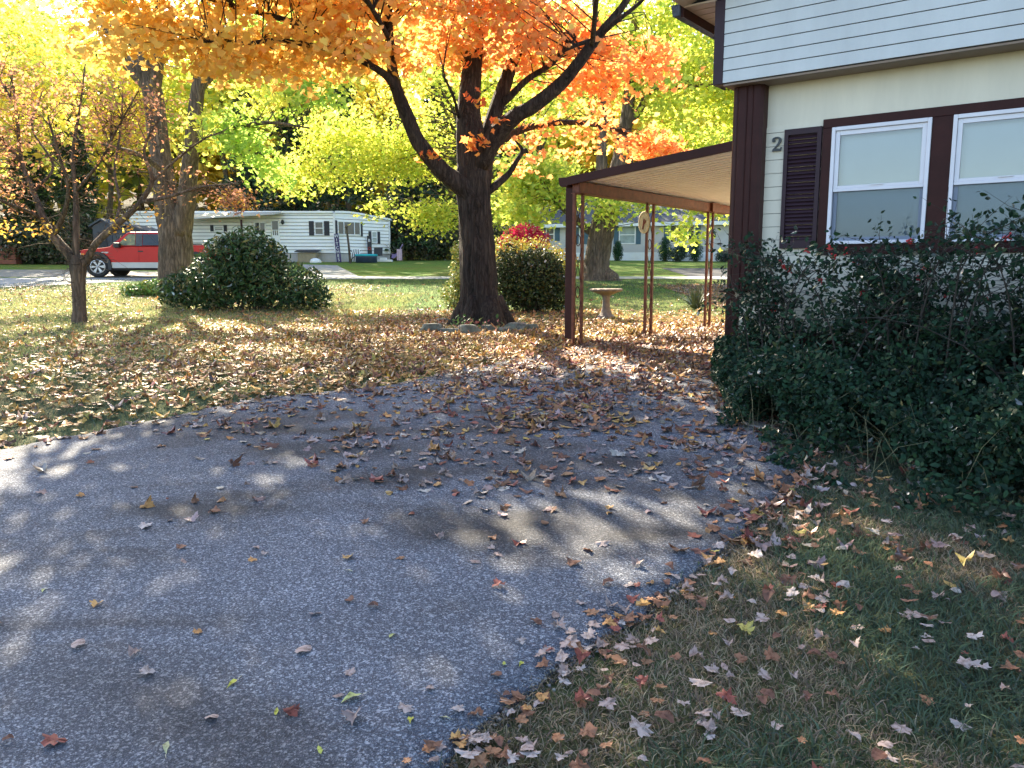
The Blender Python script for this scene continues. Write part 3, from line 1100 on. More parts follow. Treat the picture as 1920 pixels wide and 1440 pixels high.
# lilac cloth strung from the corner to a stake
q = at(734, 478, YM + 2.4); e = at(755, 472, YM + 1.6)
r2 = tag(empty('cloth_line', (e[0], e[1], gzf(e[1]))), 'lilac cloth sagging from the white home to a stake', 'cloth')
mb = MB(); vs = []; fs = []
for i in range(13):
    t = i / 12
    x = (q[0] - e[0]) * (1 - t); y = (q[1] - e[1]) * (1 - t)
    z = .55 + .55 * t - .35 * math.sin(t * math.pi) * (1 - t * .5)
    for k in range(4): vs.append((x + .03 * math.sin(k), y - .06 * k, z - .11 * k * (1 - .7 * t)))
for i in range(12):
    for k in range(3): a = i * 4 + k; fs.append((a, a + 1, a + 5, a + 4))
mb.add(vs, fs); o = mb.build('sling', M['lilac'], r2); sd = o.modifiers.new('solid', 'SOLIDIFY'); sd.thickness = .015
mb = MB(); mb.tube([(.0, 0, -.1), (.03, 0, 1.15)], .03, 6); mb.build('stake', M['bark_far'], r2)
q = at(749, 487, YM + 1.3)
mb = MB(); vs = [(-.16 + .32 * i / 5, .03 * math.sin(i * 2.2), .06 + .72 * j / 5) for j in range(6) for i in range(6)]
mb.add(vs, [(j * 6 + i, j * 6 + i + 1, j * 6 + i + 7, j * 6 + i + 6) for j in range(5) for i in range(5)])
o = mb.build('hanging_towel', M['pinkcloth']); o.location = (q[0], q[1], gzf(q[1])); sd = o.modifiers.new('solid', 'SOLIDIFY'); sd.thickness = .02
tag(o, 'pale pink towel hanging below the lilac cloth', 'towel')

# ------------------------------------------------------------------ grey ranch house on the right
YG = 54.0
a0 = at(978, 500, YG + 1.5); a1 = at(1560, 500, YG - 4.5)
root = tag(empty('ranch_house', (a0[0], a0[1], gzf(a0[1]))), 'grey ranch house with blue shutters and slate roof', 'house')
O = Vector(root.location)
dG = Vector((a1[0] - a0[0], a1[1] - a0[1], 0)); LG = dG.length; fg = Facade((a0[0], a0[1]), (dG.x, dG.y))


def tg(px):
    lo, hi = 0.0, LG * 1.2
    for _ in range(40):
        m_ = (lo + hi) / 2
        p = fg.p(m_, 0, 0)
        if 960 + F * p[0] / (p[1] + .0) < px: lo = m_
        else: hi = m_
    return lo
def zg(py, px):
    p = fg.p(tg(px), 0, 0)
    return at(px, py, p[1])[2]


zsk = zg(473, 1180); zev = zg(419, 1180); gbase = zg(499, 1180)
w = Loc(); lap_wall(w, fg.p(0, 0, 0)[:2], fg.p(LG, 0, 0)[:2], zsk, zev, .14, .016, (fg.n.x, fg.n.y))
e0, e1 = fg.p(0, -8, 0), fg.p(LG, -8, 0)
rdg = zev + 1.9
w.add([(*fg.p(0, 0, zsk - .01),), (*fg.p(0, -8, zsk),), (*fg.p(0, -8, zev),), (*fg.p(0, -4, rdg - .06),), (*fg.p(0, 0, zev),)], [(0, 1, 2, 3, 4)])
w.build('wall', M['grey_siding'])
w = Loc(); fg.slab(w, -.02, LG, gbase - .9, zsk, -.1, .0)
for k in range(int(LG / .25)): fg.slab(w, k * .25, k * .25 + .04, gbase - .9, zsk, .0, .015)
w.build('skirting', M['white_paint'])
w = Loc()
for (ta, tb_) in ((-.55, LG),):
    w.add([fg.p(ta, .4, zev - .1), fg.p(tb_, .4, zev - .1), fg.p(tb_, -4, rdg), fg.p(ta, -4, rdg), fg.p(ta, -8.4, zev - .1), fg.p(tb_, -8.4, zev - .1),
           fg.p(ta, .4, zev + .04), fg.p(tb_, .4, zev + .04), fg.p(tb_, -4, rdg + .14), fg.p(ta, -4, rdg + .14), fg.p(ta, -8.4, zev + .04), fg.p(tb_, -8.4, zev + .04)],
          [(0, 1, 2, 3), (3, 2, 5, 4), (6, 9, 8, 7), (9, 10, 11, 8), (0, 3, 9, 6), (3, 4, 10, 9), (1, 7, 8, 2), (2, 8, 11, 5), (0, 6, 7, 1), (4, 5, 11, 10)])
ro = w.build('roof', M['shingle'])
w = Loc(); fg.slab(w, -.56, LG, zev - .2, zev + .03, .402, .45); w.build('fascia', M['white_paint'], ro)
w = Loc(); fg.slab(w, -.5, LG, zev - .16, zev - .11, .0, .40); w.build('eave_soffit', M['white_paint'], ro)
for px in (1043, 1060):
    w = Loc(); k = tg(px); p = fg.p(k, -1.6, zev + .75); w.lathe([(.12, -.1), (.12, .1), (.2, .12), (.2, .2), (.03, .24)], 10, p); w.build('roof_vent', M['black_plastic'], ro)
for (x0, x1, y0_, y1, cols, gl, sh) in ((1023, 1038.5, 427, 451.5, 1, 'dark_glass', 9), (1084, 1092, 427, 457, 1, 'pale_glass', 9), (1157.5, 1188, 423, 457.5, 1, 'pale_glass', 9), (1251, 1297, 420, 455, 3, 'dark_glass', 10), (1370, 1400, 418, 467, 1, 'pale_glass', 0), (1450, 1480, 418, 452, 1, 'pale_glass', 9)):
    t0, t1 = tg(x0), tg(x1)
    za, zb_ = zg(y1, (x0 + x1) / 2), zg(y0_, (x0 + x1) / 2)
    fg.window(root, t0, t1, za, zb_, M[gl], cols)
    if sh:
        wd = tg(x1 + sh) - t1
        fg.shutter(root, t0 - wd - .03, t0 - .03, za - .03, zb_ + .03, M['blue_shutter'])
        fg.shutter(root, t1 + .03, t1 + wd + .03, za - .03, zb_ + .03, M['blue_shutter'])
# dark sheds behind the pickup
def shed(px0, px1, pyt, pye, Y, m, label, depth=3.0, name='shed'):
    a, b = at(px0, 480, Y), at(px1, 480, Y)
    ze, zr = at(px0, pye, Y)[2], at(px0, pyt, Y)[2]
    g = gzf(Y)
    r = tag(empty(name, ((a[0] + b[0]) / 2, Y, g)), label, 'shed')
    h = (b[0] - a[0]) / 2
    w_ = MB(); w_.prism([(-h, -.2), (h, -.2), (h, ze - g), (0, zr - g), (-h, ze - g)], 'y', 0, depth); w_.build('wall', m, r)
    f_ = MB()
    for s_ in (-1, 1):
        f_.add([(s_ * (h + .15), -.15, ze - g - .06), (0, -.15, zr - g + .04), (0, depth + .15, zr - g + .04), (s_ * (h + .15), depth + .15, ze - g - .06),
                (s_ * (h + .15), -.15, ze - g + .04), (0, -.15, zr - g + .14), (0, depth + .15, zr - g + .14), (s_ * (h + .15), depth + .15, ze - g + .04)],
               [(0, 1, 2, 3), (7, 6, 5, 4), (0, 4, 5, 1), (1, 5, 6, 2), (2, 6, 7, 3), (3, 7, 4, 0)])
    f_.build('roof', M['shingle'], r)
    d_ = MB(); d_.box(-h * .45, h * .45, -.03, .0, 0, (ze - g) * .85); d_.build('door', M['black_shutter'], r)
    return r
shed(177, 213, 414, 424, 46, M['shed'], 'dark grey gabled garden shed behind the pickup bonnet')
shed(214, 272, 424, 434, 45, M['shed'], 'low blue roofed shed behind the pickup cab', 2.6)
q = at(10, 475, 46)
r2 = tag(empty('timber_stack', (q[0], 46, gzf(46))), 'brick red stack of timber at the far left wood edge', 'timber stack')
for k in range(4):
    mb = MB(); mb.box(-.9, .75, -.3 + .02 * k, .3, .02 + k * .27, .26 + k * .27); mb.build('board', M['dirt'], r2)

# ------------------------------------------------------------------ red pickup
YT = 31.6
q = at(145, 520, YT); gT = zat(520, YT, 185)
r2 = tag(empty('pickup_truck', (q[0], YT + .93, gT), math.radians(-1.0)), 'red crew cab pickup with silver lower trim parked beyond the road', 'pickup truck')
W = .93
def sides(poly, y0_, y1, taper=None):
    m_ = MB(); m_.prism(poly, 'y', y0_, y1); return m_
arch = lambda cx, r, n=9: [(cx + r * math.cos(t), .42 + r * math.sin(t)) for t in np.linspace(math.pi, 0, n)]
lower = [(0.05, .52)] + [(0.35, .52)] + arch(.83, .50)[1:-1] + [(1.36, .55)] + [(4.25, .55)] + arch(4.72, .50)[1:-1] + [(5.25, .55), (5.95, .6), (5.98, 1.24), (4.05, 1.26), (4.02, 1.20), (1.42, 1.20), (1.2, 1.16), (.35, 1.08), (.10, 1.02), (.02, .85)]
mb = MB(); mb.prism(lower, 'y', -W, W)
body = mb.build('body', M['red'], r2, bevel=.05)
for k in (-1, 1):                                                     # silver sill band
    mb = MB(); y = k * (W + .004); mb.box(1.40, 4.15, min(y, y - k * .05), max(y, y - k * .05) + .0, .36, .585); mb.build('sill_trim', M['silver'], r2, bevel=.01)
cab = [(1.36, 1.20), (1.98, 1.70), (2.15, 1.765), (3.55, 1.765), (3.75, 1.72), (3.95, 1.24)]
mb = MB(); n = len(cab)
vs = [(x, -W + .03 + (z - 1.2) * .22, z) for x, z in cab] + [(x, W - .03 - (z - 1.2) * .22, z) for x, z in cab]
mb.add(vs, [tuple(range(n)), tuple(range(2 * n - 1, n - 1, -1))] + [(i, n + i, n + (i + 1) % n, (i + 1) % n) for i in range(n)])
mb.build('cab', M['red'], r2, bevel=.03)
def side_pane(name, poly, k, m_):
    mb = MB()
    vs = []
    for off in (.012, .022):
        vs += [(x, k * (W - .03 - (z - 1.2) * .22 + off), z) for x, z in poly]
    nn = len(poly)
    mb.add(vs, [tuple(range(nn)), tuple(range(nn, 2 * nn))] + [(i, (i + 1) % nn, nn + (i + 1) % nn, nn + i) for i in range(nn)])
    return mb.build(name, m_, r2)
M['cab_glass'] = mat('cab_glass', (.10, .11, .07), .06, .5, 3, col2=(.20, .19, .09))
for (da, db_) in ((1.42, 2.52), (2.535, 3.70)):                         # door skins stand a little proud, so their gaps show
    mb = MB(); mb.prism([(da, .60), (db_ if da < 2 else 3.62, .60), (db_, .95), (db_, 1.19), (da, 1.19)], 'y', -W - .010, -W + .01); mb.build('door', M['red'], r2, bevel=.006)
    mb = MB(); mb.prism([(da, .60), (db_ if da < 2 else 3.62, .60), (db_, .95), (db_, 1.19), (da, 1.19)], 'y', W - .01, W + .010); mb.build('door', M['red'], r2, bevel=.006)
for k in (-1, 1):
    side_pane('window', [(1.66, 1.24), (2.02, 1.60), (2.12, 1.68), (2.38, 1.68), (2.38, 1.24)], k, M['cab_glass'])
    side_pane('window', [(2.68, 1.24), (2.68, 1.68), (3.50, 1.68), (3.62, 1.24)], k, M['dark_glass'])
    side_pane('door_pillar', [(2.40, 1.22), (2.40, 1.70), (2.66, 1.70), (2.66, 1.22)], k, M['shed'])
    mb = MB(); mb.box(2.50, 2.70, k * W - (.03 if k < 0 else 0), k * W + (.03 if k > 0 else 0), .985, 1.035); mb.build('door_handle', M['black_plastic'], r2)
    mb = MB(); mb.box(1.62, 1.85, min(k * W, k * (W + .22)), max(k * W, k * (W + .22)), 1.14, 1.34); mb.build('mirror', M['black_plastic'], r2, bevel=.04)
    mb = MB()                                                          # flares
    for cx in (.83, 4.72):
        o_ = [(cx + .60 * math.cos(t), .42 + .58 * math.sin(t)) for t in np.linspace(math.pi + .25, -.25, 16)]
        i_ = [(cx + .47 * math.cos(t), .42 + .47 * math.sin(t)) for t in np.linspace(-.25, math.pi + .25, 16)]
        for j in range(15):
            mb.prism([o_[j], o_[j + 1], i_[14 - j], i_[15 - j]], 'y', min(k * (W - .02), k * (W + .06)), max(k * (W - .02), k * (W + .06)))
    mb.build('wheel_flare', M['black_plastic'], r2)
    for cx in (.83, 4.72):
        mb = MB(); wl = [(.20, -.12), (.39, -.13), (.42, -.09), (.42, .09), (.39, .13), (.25, .125), (.25, .0)]
        mb.lathe(wl, 30); t_ = mb.build('wheel', M['rubber'], r2, smooth=True)
        t_.rotation_euler = (math.pi / 2 * (1 if k < 0 else -1), 0, .3); t_.location = (cx, k * (W - .10), .42)
        mb = MB(); mb.lathe([(.255, .06), (.275, .135), (.245, .14), (.235, .06), (.255, .06)], 30, cap=False)
        for s_ in range(6):
            a = s_ * math.pi / 3
            for da in (-.13, .13):
                mb.bar((.05 * math.cos(a), .05 * math.sin(a), .115), (.25 * math.cos(a + da), .25 * math.sin(a + da), .12), .045, .03)
        mb.lathe([(.06, .10), (.06, .14), (.02, .15)], 12)
        mb.build('rim', M['chrome'], t_)
        mb = MB(); mb.lathe([(.236, .0), (.236, .07), (.02, .065)], 20); mb.build('brake_disc', M['black_plastic'], t_)
    mb = MB(); mb.box(.02, .22, min(k * .60, k * (W + .006)), max(k * .60, k * (W + .006)), .80, 1.0); mb.build('headlight', M['lamp'], r2, bevel=.02)
    mb = MB(); mb.box(.225, .36, min(k * .8, k * (W + .008)), max(k * .8, k * (W + .008)), .82, .93); mb.build('turn_signal', M['amber'], r2)
    mb = MB(); mb.box(5.80, 5.99, min(k * .78, k * (W + .006)), max(k * .78, k * (W + .006)), .85, 1.18); mb.build('tail_light', M['red'], r2)
mb = MB(); mb.box(1.2, 1.28, -W - .006, -W, .93, .965); mb.box(1.02, 1.32, -W - .006, -W, .955, .99); mb.build('fender_badge', M['silver'], r2)
mb = MB(); mb.box(-.12, .12, -.92, .92, .42, .70); mb.build('bumper', M['red'], r2, bevel=.05)
mb = MB(); mb.box(5.98, 6.12, -.9, .9, .45, .65); mb.build('bumper', M['chrome'], r2, bevel=.03)
mb = MB(); mb.box(-.01, .05, -.56, .56, .74, 1.0); mb.build('grille', M['black_plastic'], r2)
mb = MB(); a, b = (1.38, 1.225), (1.965, 1.695)
mb.add([(a[0] - .012, -.83, a[1] + .012), (a[0] - .012, .83, a[1] + .012), (b[0] - .012, .74, b[1] + .012), (b[0] - .012, -.74, b[1] + .012)], [(0, 1, 2, 3)]); mb.build('windscreen', M['pale_glass'], r2)
mb = MB(); mb.box(4.10, 5.95, -.93, -.86, 1.262, 1.30); mb.box(4.10, 5.95, .86, .93, 1.262, 1.30); mb.box(5.9, 5.97, -.85, .85, 1.262, 1.30); mb.build('bed_rail', M['black_plastic'], r2)
mb = MB(); mb.box(.5, 5.6, -.6, .6, .27, .5); mb.build('chassis', M['black_plastic'], r2)
# ================================================================== NEAR HOUSE (local: x along front, y back, z up from 0 = world)
house = tag(empty('mobile_home', (HC[0], HC[1], 0.0), -HA), 'near cream mobile home with brown trim, plum shutter and house number', 'mobile home')
GB = 0.36


def part(mb, name, m, parent=house, **k): return mb.build(name, m, parent, **k)


def laps(x0, x1, z0, z1, lap, y, out, gap=.004):
    """Lap siding on the front (facing -y)."""
    mb = MB()
    z = z0
    while z < z1 - .004:
        zt_ = min(z + lap, z1)
        g_ = gap
        mb.add([(x0, y - out, z + g_), (x1, y - out, z + g_), (x1, y - out * .75, zt_), (x0, y - out * .75, zt_), (x0, y + .012, z + g_), (x1, y + .012, z + g_), (x0, y + .012, zt_), (x1, y + .012, zt_)], [(0, 1, 2, 3), (4, 5, 1, 0), (3, 2, 7, 6)])
        z = zt_
    return mb


HX = 9.5
HD = 14.0
# front wall: plain upper panel, lapped below, openings are covered by the windows set on it
mb = MB(); mb.add([(.0, .0, 2.772), (HX, .0, 2.772), (HX, .0, 3.16), (.0, .0, 3.16)], [(0, 1, 2, 3)]); mb.box(.30, .812, -.006, .0, 2.764, 2.776)
l2 = laps(.12, .88, .95, 2.772, .118, 0, .011); mb.add(l2.v, l2.f)
l2 = laps(.88, 2.62, .95, 1.70, .118, 0, .011); mb.add(l2.v, l2.f)
l2 = laps(2.62, HX, .95, 2.772, .118, 0, .011); mb.add(l2.v, l2.f)
part(mb, 'front_wall', M['siding_cream'])
mb = MB(); mb.add([(0, .002, .95), (0, HD, .95), (0, HD, 3.9), (0, .002, 3.9)], [(0, 1, 2, 3)])
z = .95
while z < 3.75:
    mb.add([(-.012, 0.01, z), (-.012, HD, z), (-.001, HD, z + .118), (-.001, 0.01, z + .118)], [(3, 2, 1, 0)]); z += .118
mb.add([(HX, .002, .95), (HX, HD, .95), (HX, HD, 3.9), (HX, .002, 3.9)], [(0, 1, 2, 3)]); mb.add([(0, HD, .95), (HX, HD, .95), (HX, HD, 3.9), (0, HD, 3.9)], [(0, 1, 2, 3)])
part(mb, 'side_wall', M['siding_cream'])
mb = MB(); mb.box(.06, HX, .03, .06, GB - .3, .86); mb.box(-.0, .03, .06, HD, GB - .3, .95)
for k in range(60): mb.box(.15 + k * .15, .17 + k * .15, .02, .03, GB - .3, .86)
part(mb, 'skirting', M['brown'])
mb = MB(); mb.box(.126, HX, -.03, .03, .862, .952); part(mb, 'belt_board', M['brown'], bevel=.005)
# fluted brown corner casing, ledge, lower post
mb = MB()
fl = [(.03, .02), (.03, -.10), (.045, -.125), (.075, -.135), (.085, -.128), (.10, -.138), (.16, -.140), (.17, -.131), (.18, -.140), (.215, -.140), (.225, -.131), (.235, -.138), (.285, -.125), (.312, -.10), (.314, .02)]
mb.prism(fl, 'z', 1.318, 3.15)
part(mb, 'corner_casing', M['brown'])
mb = MB(); mb.box(-.045, .20, -.10, .03, 1.300, 1.317); mb.box(.03, .16, -.06, .02, 1.262, 1.299); part(mb, 'ledge', M['brown'], bevel=.003)
mb = MB(); mb.prism([(-.004, .03), (-.004, -.03), (.012, -.042), (.06, -.03), (.066, -.042), (.118, -.042), (.124, -.02), (.124, .03)], 'z', GB - .2, 1.299); part(mb, 'corner_post', M['brown'])
# gable overhang
OV = -.25
up = laps(-.012, HX, 3.152, 3.90, .1045, OV, .014, .0075)
z = 3.888
while z < 6.2:                                                        # triangular upper part
    x0 = -.40 + (z - 3.86) / .36
    x1 = HX + .4 - (z - 3.86) / .36
    if x1 - x0 < .2: break
    up.add([(max(-.012, x0), OV - .012, z), (min(HX, x1), OV - .012, z), (min(HX, x1 - .25), OV - .001, z + .1045), (max(-.012, x0 + .25), OV - .001, z + .1045)], [(0, 1, 2, 3)])
    z += .1045
part(up, 'gable_wall', M['siding_white'])
mb = MB(); mb.box(-.008, HX, OV + .010, OV + .04, 3.153, 3.95); mb.box(-.012, .02, OV + .04, .0, 3.152, 3.9); part(mb, 'gable_backing', M['gap'])
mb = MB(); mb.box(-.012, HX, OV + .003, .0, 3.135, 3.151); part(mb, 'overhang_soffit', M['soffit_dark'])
mb = MB(); mb.box(.13, .885, .0125, .02, .955, 2.768); mb.box(2.60, HX, .0125, .02, .955, 2.768); mb.box(.886, 2.599, .0125, .02, .955, 1.69); part(mb, 'wall_backing', M['gap'])
mb = MB(); mb.box(-.105, -.013, OV - .018, OV + .10, 3.15, 3.868); mb.box(-.105, -.09, OV + .10, -.005, 3.15, 3.868); part(mb, 'corner_trim', M['plum'], bevel=.004)
mb = MB(); mb.box(-.41, -.106, OV - .02, HD, 3.872, 3.884)
for k in range(90): mb.box(-.40, -.106, OV - .02 + k * .15, OV - .014 + k * .15, 3.868, 3.872)
part(mb, 'eave_soffit', M['soffit'])
# roof: shallow gable with white drip edge and slate shingles
sl = .36
xm = HX / 2
def roof_z(x): return 3.885 + (min(x, HX - x) + .42) * sl
mb = MB()
ya, yb_ = OV - .30, HD + .2
prof_ = [(-.43, 3.892), (xm, roof_z(xm)), (HX + .43, 3.892)]
vs = []
for y in (ya, yb_):
    for (x, z) in prof_: vs += [(x, y, z + .02), (x, y, z + .10)]
mb.add(vs, [(0, 2, 8, 6), (1, 7, 9, 3), (2, 4, 10, 8), (3, 9, 11, 5), (0, 1, 3, 2), (2, 3, 5, 4), (6, 8, 9, 7), (8, 10, 11, 9), (0, 6, 7, 1), (4, 5, 11, 10)])
roof = part(mb, 'roof', M['shingle'])
mb = MB()
for (p, q_) in zip(prof_[:-1], prof_[1:]):
    mb.bar((p[0], ya - .012, p[1] + .004), (q_[0], ya - .012, q_[1] + .004), .02, .05)
part(mb, 'drip_edge', M['white_paint'], roof)
mb = MB()
for (p, q_) in zip(prof_[:-1], prof_[1:]):
    mb.bar((p[0] + .02, ya + .15, p[1] - .012), (q_[0], ya + .15, q_[1] - .012), .30, .018)
part(mb, 'rake_soffit', M['soffit'], roof)
mb = MB(); mb.box(-.432, -.411, OV - .02, HD, 3.79, 3.888); part(mb, 'fascia', M['brown'], roof)
mb = MB(); mb.prism([(-.50, 3.80), (-.433, 3.80), (-.433, 3.90), (-.52, 3.90)], 'y', OV - .05, HD); part(mb, 'gutter', M['shingle'], roof)

# windows
def sash_window(x0, x1):
    z0, z1 = 1.728, 2.712
    zr = 2.217
    f = MB()
    f.box(x0, x0 + .03, -.045, .02, z0, z1); f.box(x1 - .03, x1, -.045, .02, z0, z1)
    f.box(x0 + .03, x1 - .03, -.045, .02, z1 - .032, z1); f.box(x0 + .03, x1 - .03, -.055, .02, z0, z0 + .028)
    w_ = part(f, 'window', M['vinyl'], bevel=.004)
    s_ = MB()                                                           # upper sash stands outside
    a, b = x0 + .032, x1 - .032
    s_.box(a, a + .035, -.03, -.004, zr - .02, z1 - .034); s_.box(b - .035, b, -.03, -.004, zr - .02, z1 - .034)
    s_.box(a + .035, b - .035, -.03, -.004, z1 - .072, z1 - .034); s_.box(a, b, -.034, -.003, zr - .045, zr - .0201); s_.box(a + .035, b - .035, -.03, -.004, zr - .02, zr + .004)
    c = (a + b) / 2
    s_.box(c - .05, c + .05, -.040, -.0305, zr - .006, zr + .003)
    part(s_, 'upper_sash', M['vinyl'], w_, bevel=.003)
    s_ = MB()
    s_.box(a, a + .03, .0, .018, z0 + .03, zr - .046); s_.box(b - .03, b, .0, .018, z0 + .03, zr - .046); s_.box(a + .03, b - .03, .0, .018, z0 + .03, z0 + .06)
    part(s_, 'lower_sash', M['vinyl'], w_)
    g = MB(); g.box(a + .034, b - .034, -.020, -.015, zr + .003, z1 - .07); part(g, 'pane', M['glass'], w_)
    g = MB(); g.box(a + .03, b - .03, .006, .010, z0 + .058, zr - .045); part(g, 'pane', M['glass'], w_)
    g = MB(); g.add([(a, -.022, z0 + .029), (b, -.022, z0 + .029), (b, -.022, zr - .046), (a, -.022, zr - .046)], [(0, 1, 2, 3)]); part(g, 'insect_screen', M['screen'], w_)
    g = MB(); g.add([(a - .01, .055, z0), (b + .01, .055, z0), (b + .01, .055, z1), (a - .01, .055, z1)], [(0, 1, 2, 3)]); part(g, 'roller_blind', M['blind'], w_)
    return w_


sash_window(.893, 1.662)
sash_window(1.814, 2.583)
mb = MB()
mb.box(.812, 2.665, -.03, .02, 2.7125, 2.788)
mb.box(.812, .892, -.03, .02, 1.64, 2.712); mb.box(1.663, 1.813, -.03, .02, 1.64, 2.712); mb.box(2.584, 2.665, -.03, .02, 1.64, 2.712)
mb.box(.8925, 1.6625, -.028, .02, 1.64, 1.7275); mb.box(1.8135, 2.5835, -.028, .02, 1.64, 1.7275)
part(mb, 'window_casing', M['brown'], bevel=.004)


def louver(x0, x1):
    z0, z1 = 1.70, 2.735
    f = MB()
    f.box(x0, x0 + .035, -.04, -.003, z0, z1); f.box(x1 - .035, x1, -.04, -.003, z0, z1)
    f.box(x0 + .035, x1 - .035, -.04, -.003, z1 - .05, z1); f.box(x0 + .035, x1 - .035, -.04, -.003, z0, z0 + .07)
    z = z0 + .075
    while z < z1 - .06:
        f.add([(x0 + .035, -.034, z), (x1 - .035, -.034, z), (x1 - .035, -.012, z + .030), (x0 + .035, -.012, z + .030), (x0 + .035, -.008, z), (x1 - .035, -.008, z)], [(0, 1, 2, 3), (4, 5, 1, 0)])
        z += .0335
    f.box(x0 + .035, x1 - .035, -.010, -.003, z0 + .07, z1 - .05)
    return part(f, 'shutter', M['plum'], bevel=0)


louver(.486, .806)
louver(2.675, 2.995)
# the numeral 2: a shaped stroke with thick and thin parts, a ball terminal and a flared foot
mb = MB()
stroke = [(-.030, .030, .010), (-.036, .040, .015), (-.030, .052, .014), (-.012, .059, .010), (.010, .057, .014), (.024, .044, .020), (.026, .027, .021), (.016, .008, .017), (.000, -.012, .012), (-.018, -.030, .009), (-.034, -.044, .009)]
sp_ = smooth_path([(a, b, 0, c) for a, b, c in stroke], 5)
L_, R_ = [], []
for i, q in enumerate(sp_):
    d_ = sp_[min(i + 1, len(sp_) - 1)] - sp_[max(i - 1, 0)]
    nn = np.array([-d_[1], d_[0]]) / (math.hypot(d_[0], d_[1]) + 1e-9)
    L_.append(q[:2] + nn * q[3] * .55); R_.append(q[:2] - nn * q[3] * .55)
for i in range(len(L_) - 1):
    mb.prism([tuple(R_[i]), tuple(R_[i + 1]), tuple(L_[i + 1]), tuple(L_[i])], 'y', -.016, -.003)
mb.prism([(-.030 + .014 * math.cos(t), .034 + .014 * math.sin(t)) for t in np.linspace(0, 2 * math.pi, 14)[:-1]], 'y', -.0165, -.003)
mb.prism([(-.042, -.058), (.036, -.058), (.044, -.026), (.036, -.026), (.026, -.040), (.010, -.036), (-.014, -.034), (-.036, -.040)], 'y', -.0162, -.003)
o = part(mb, 'house_number', M['iron']); o.location = (.418, -.014, 2.618)

# ================================================================== CARPORT
cp = tag(empty('carport', hl(-2.84, 1.65, .49), -HA), 'brown metal carport with ribbed cream roof and scroll posts', 'carport')
PX, W_ = -2.80, 0.0
BY = [1.72, 3.72, 5.92]
CO = Vector(cp.location)
def cpart(mb, name, m, parent=cp, **k):
    mb.v = [(x + 2.84, y - 1.65, z - .49) for (x, y, z) in mb.v]
    return mb.build(name, m, parent, **k)
zl, zh = 2.655, 2.965                                                    # underside of roof at the posts and at the house
YA, YB = 1.62, 6.75
XO = -2.90                                                             # outer edge of the roof
def roofz(x): return zl + (x - XO) / -XO * (zh - zl)
mb = MB()                                                              # ribbed pan: ribs run down the slope, profile repeats along y
prof_, y = [], YA
while y < YB - .01:
    prof_ += [(y, .0), (y + .105, .0), (y + .112, .05), (y + .148, .05), (y + .155, .0)]
    y += .16
vs, fs = [], []
for (yy, dz) in prof_:
    vs += [(XO, yy, roofz(XO) + dz), (-.012, yy, roofz(-.012) + dz), (XO, yy, roofz(XO) + dz + .012), (-.012, yy, roofz(-.012) + dz + .012)]
for i in range(len(prof_) - 1):
    a = i * 4
    fs += [(a, a + 1, a + 5, a + 4), (a + 2, a + 6, a + 7, a + 3), (a, a + 4, a + 6, a + 2), (a + 1, a + 3, a + 7, a + 5)]
mb.add(vs, fs); cpart(mb, 'roof_panel', M['cream_metal'])
for yy in (YA - .03, YB + .0):
    mb = MB()
    mb.add([(XO, yy, roofz(XO) - .05), (-.014, yy, roofz(0) - .05), (-.014, yy + .03, roofz(0) - .05), (XO, yy + .03, roofz(XO) - .05),
            (XO, yy, roofz(XO) + .06), (-.014, yy, roofz(0) + .06), (-.014, yy + .03, roofz(0) + .06), (XO, yy + .03, roofz(XO) + .06)],
           [(0, 3, 2, 1), (4, 5, 6, 7), (0, 1, 5, 4), (1, 2, 6, 5), (2, 3, 7, 6), (3, 0, 4, 7)])
    cpart(mb, 'fascia', M['brown'], bevel=.004)
mb = MB(); mb.prism([(XO - .13, roofz(XO) - .03), (XO - .105, roofz(XO) - .06), (XO - .003, roofz(XO) - .06), (XO - .003, roofz(XO) + .055), (XO - .14, roofz(XO) + .055)], 'y', YA - .02, YB + .05); cpart(mb, 'gutter', M['brown'])
mb = MB(); mb.box(PX - .055, PX + .055, YA + .03, YB - .1, 2.515, 2.650); mb.box(PX - .075, PX + .075, YA + .03, YB - .1, 2.500, 2.514)
cpart(mb, 'beam', M['brown_rust'], bevel=.004)
mb = MB(); mb.box(PX - .10, PX + .10, BY[2] - .14, BY[2] + .14, 2.495, 2.655); cpart(mb, 'beam_cap', M['brown_rust'], bevel=.004)
for i, yy in enumerate(BY):
    mb = MB()
    for s_ in (-1, 1):
        mb.box(PX - .019, PX + .019, yy + s_ * .10 - .019, yy + s_ * .10 + .019, .44, 2.499)
    p_ = cpart(mb, 'post', M['brown_rust'], bevel=.004)
    mb = MB()                                                          # flat scrolls: crossing S bars and ovals
    for (z0, z1) in ((.60, 1.10), (1.35, 1.80), (2.0, 2.42)):
        for s_ in (-1, 1):
            pts = [(PX, yy + s_ * .078 * math.cos(math.pi * t) * (1 - .25 * math.sin(math.pi * 2 * t) ** 2), z0 + (z1 - z0) * t) for t in np.linspace(0, 1, 13)]
            mb.tube([Vector(q) for q in pts], .005, 5)
    for zc_ in (1.22, 1.90, .52):
        mb.tube([(PX, yy + .05 * math.cos(t), zc_ + .075 * math.sin(t)) for t in np.linspace(0, 2 * math.pi, 17)], .0065, 5, False)
    mb.v = [(x + 2.84, y_ - 1.65, z_ - .49) for (x, y_, z_) in mb.v]
    mb.build('scroll', M['brown'], p_)
mb = MB(); mb.box(-3.085, -2.965, 1.84, 1.93, .58, 2.63); cpart(mb, 'downspout', M['brown'], bevel=.006)
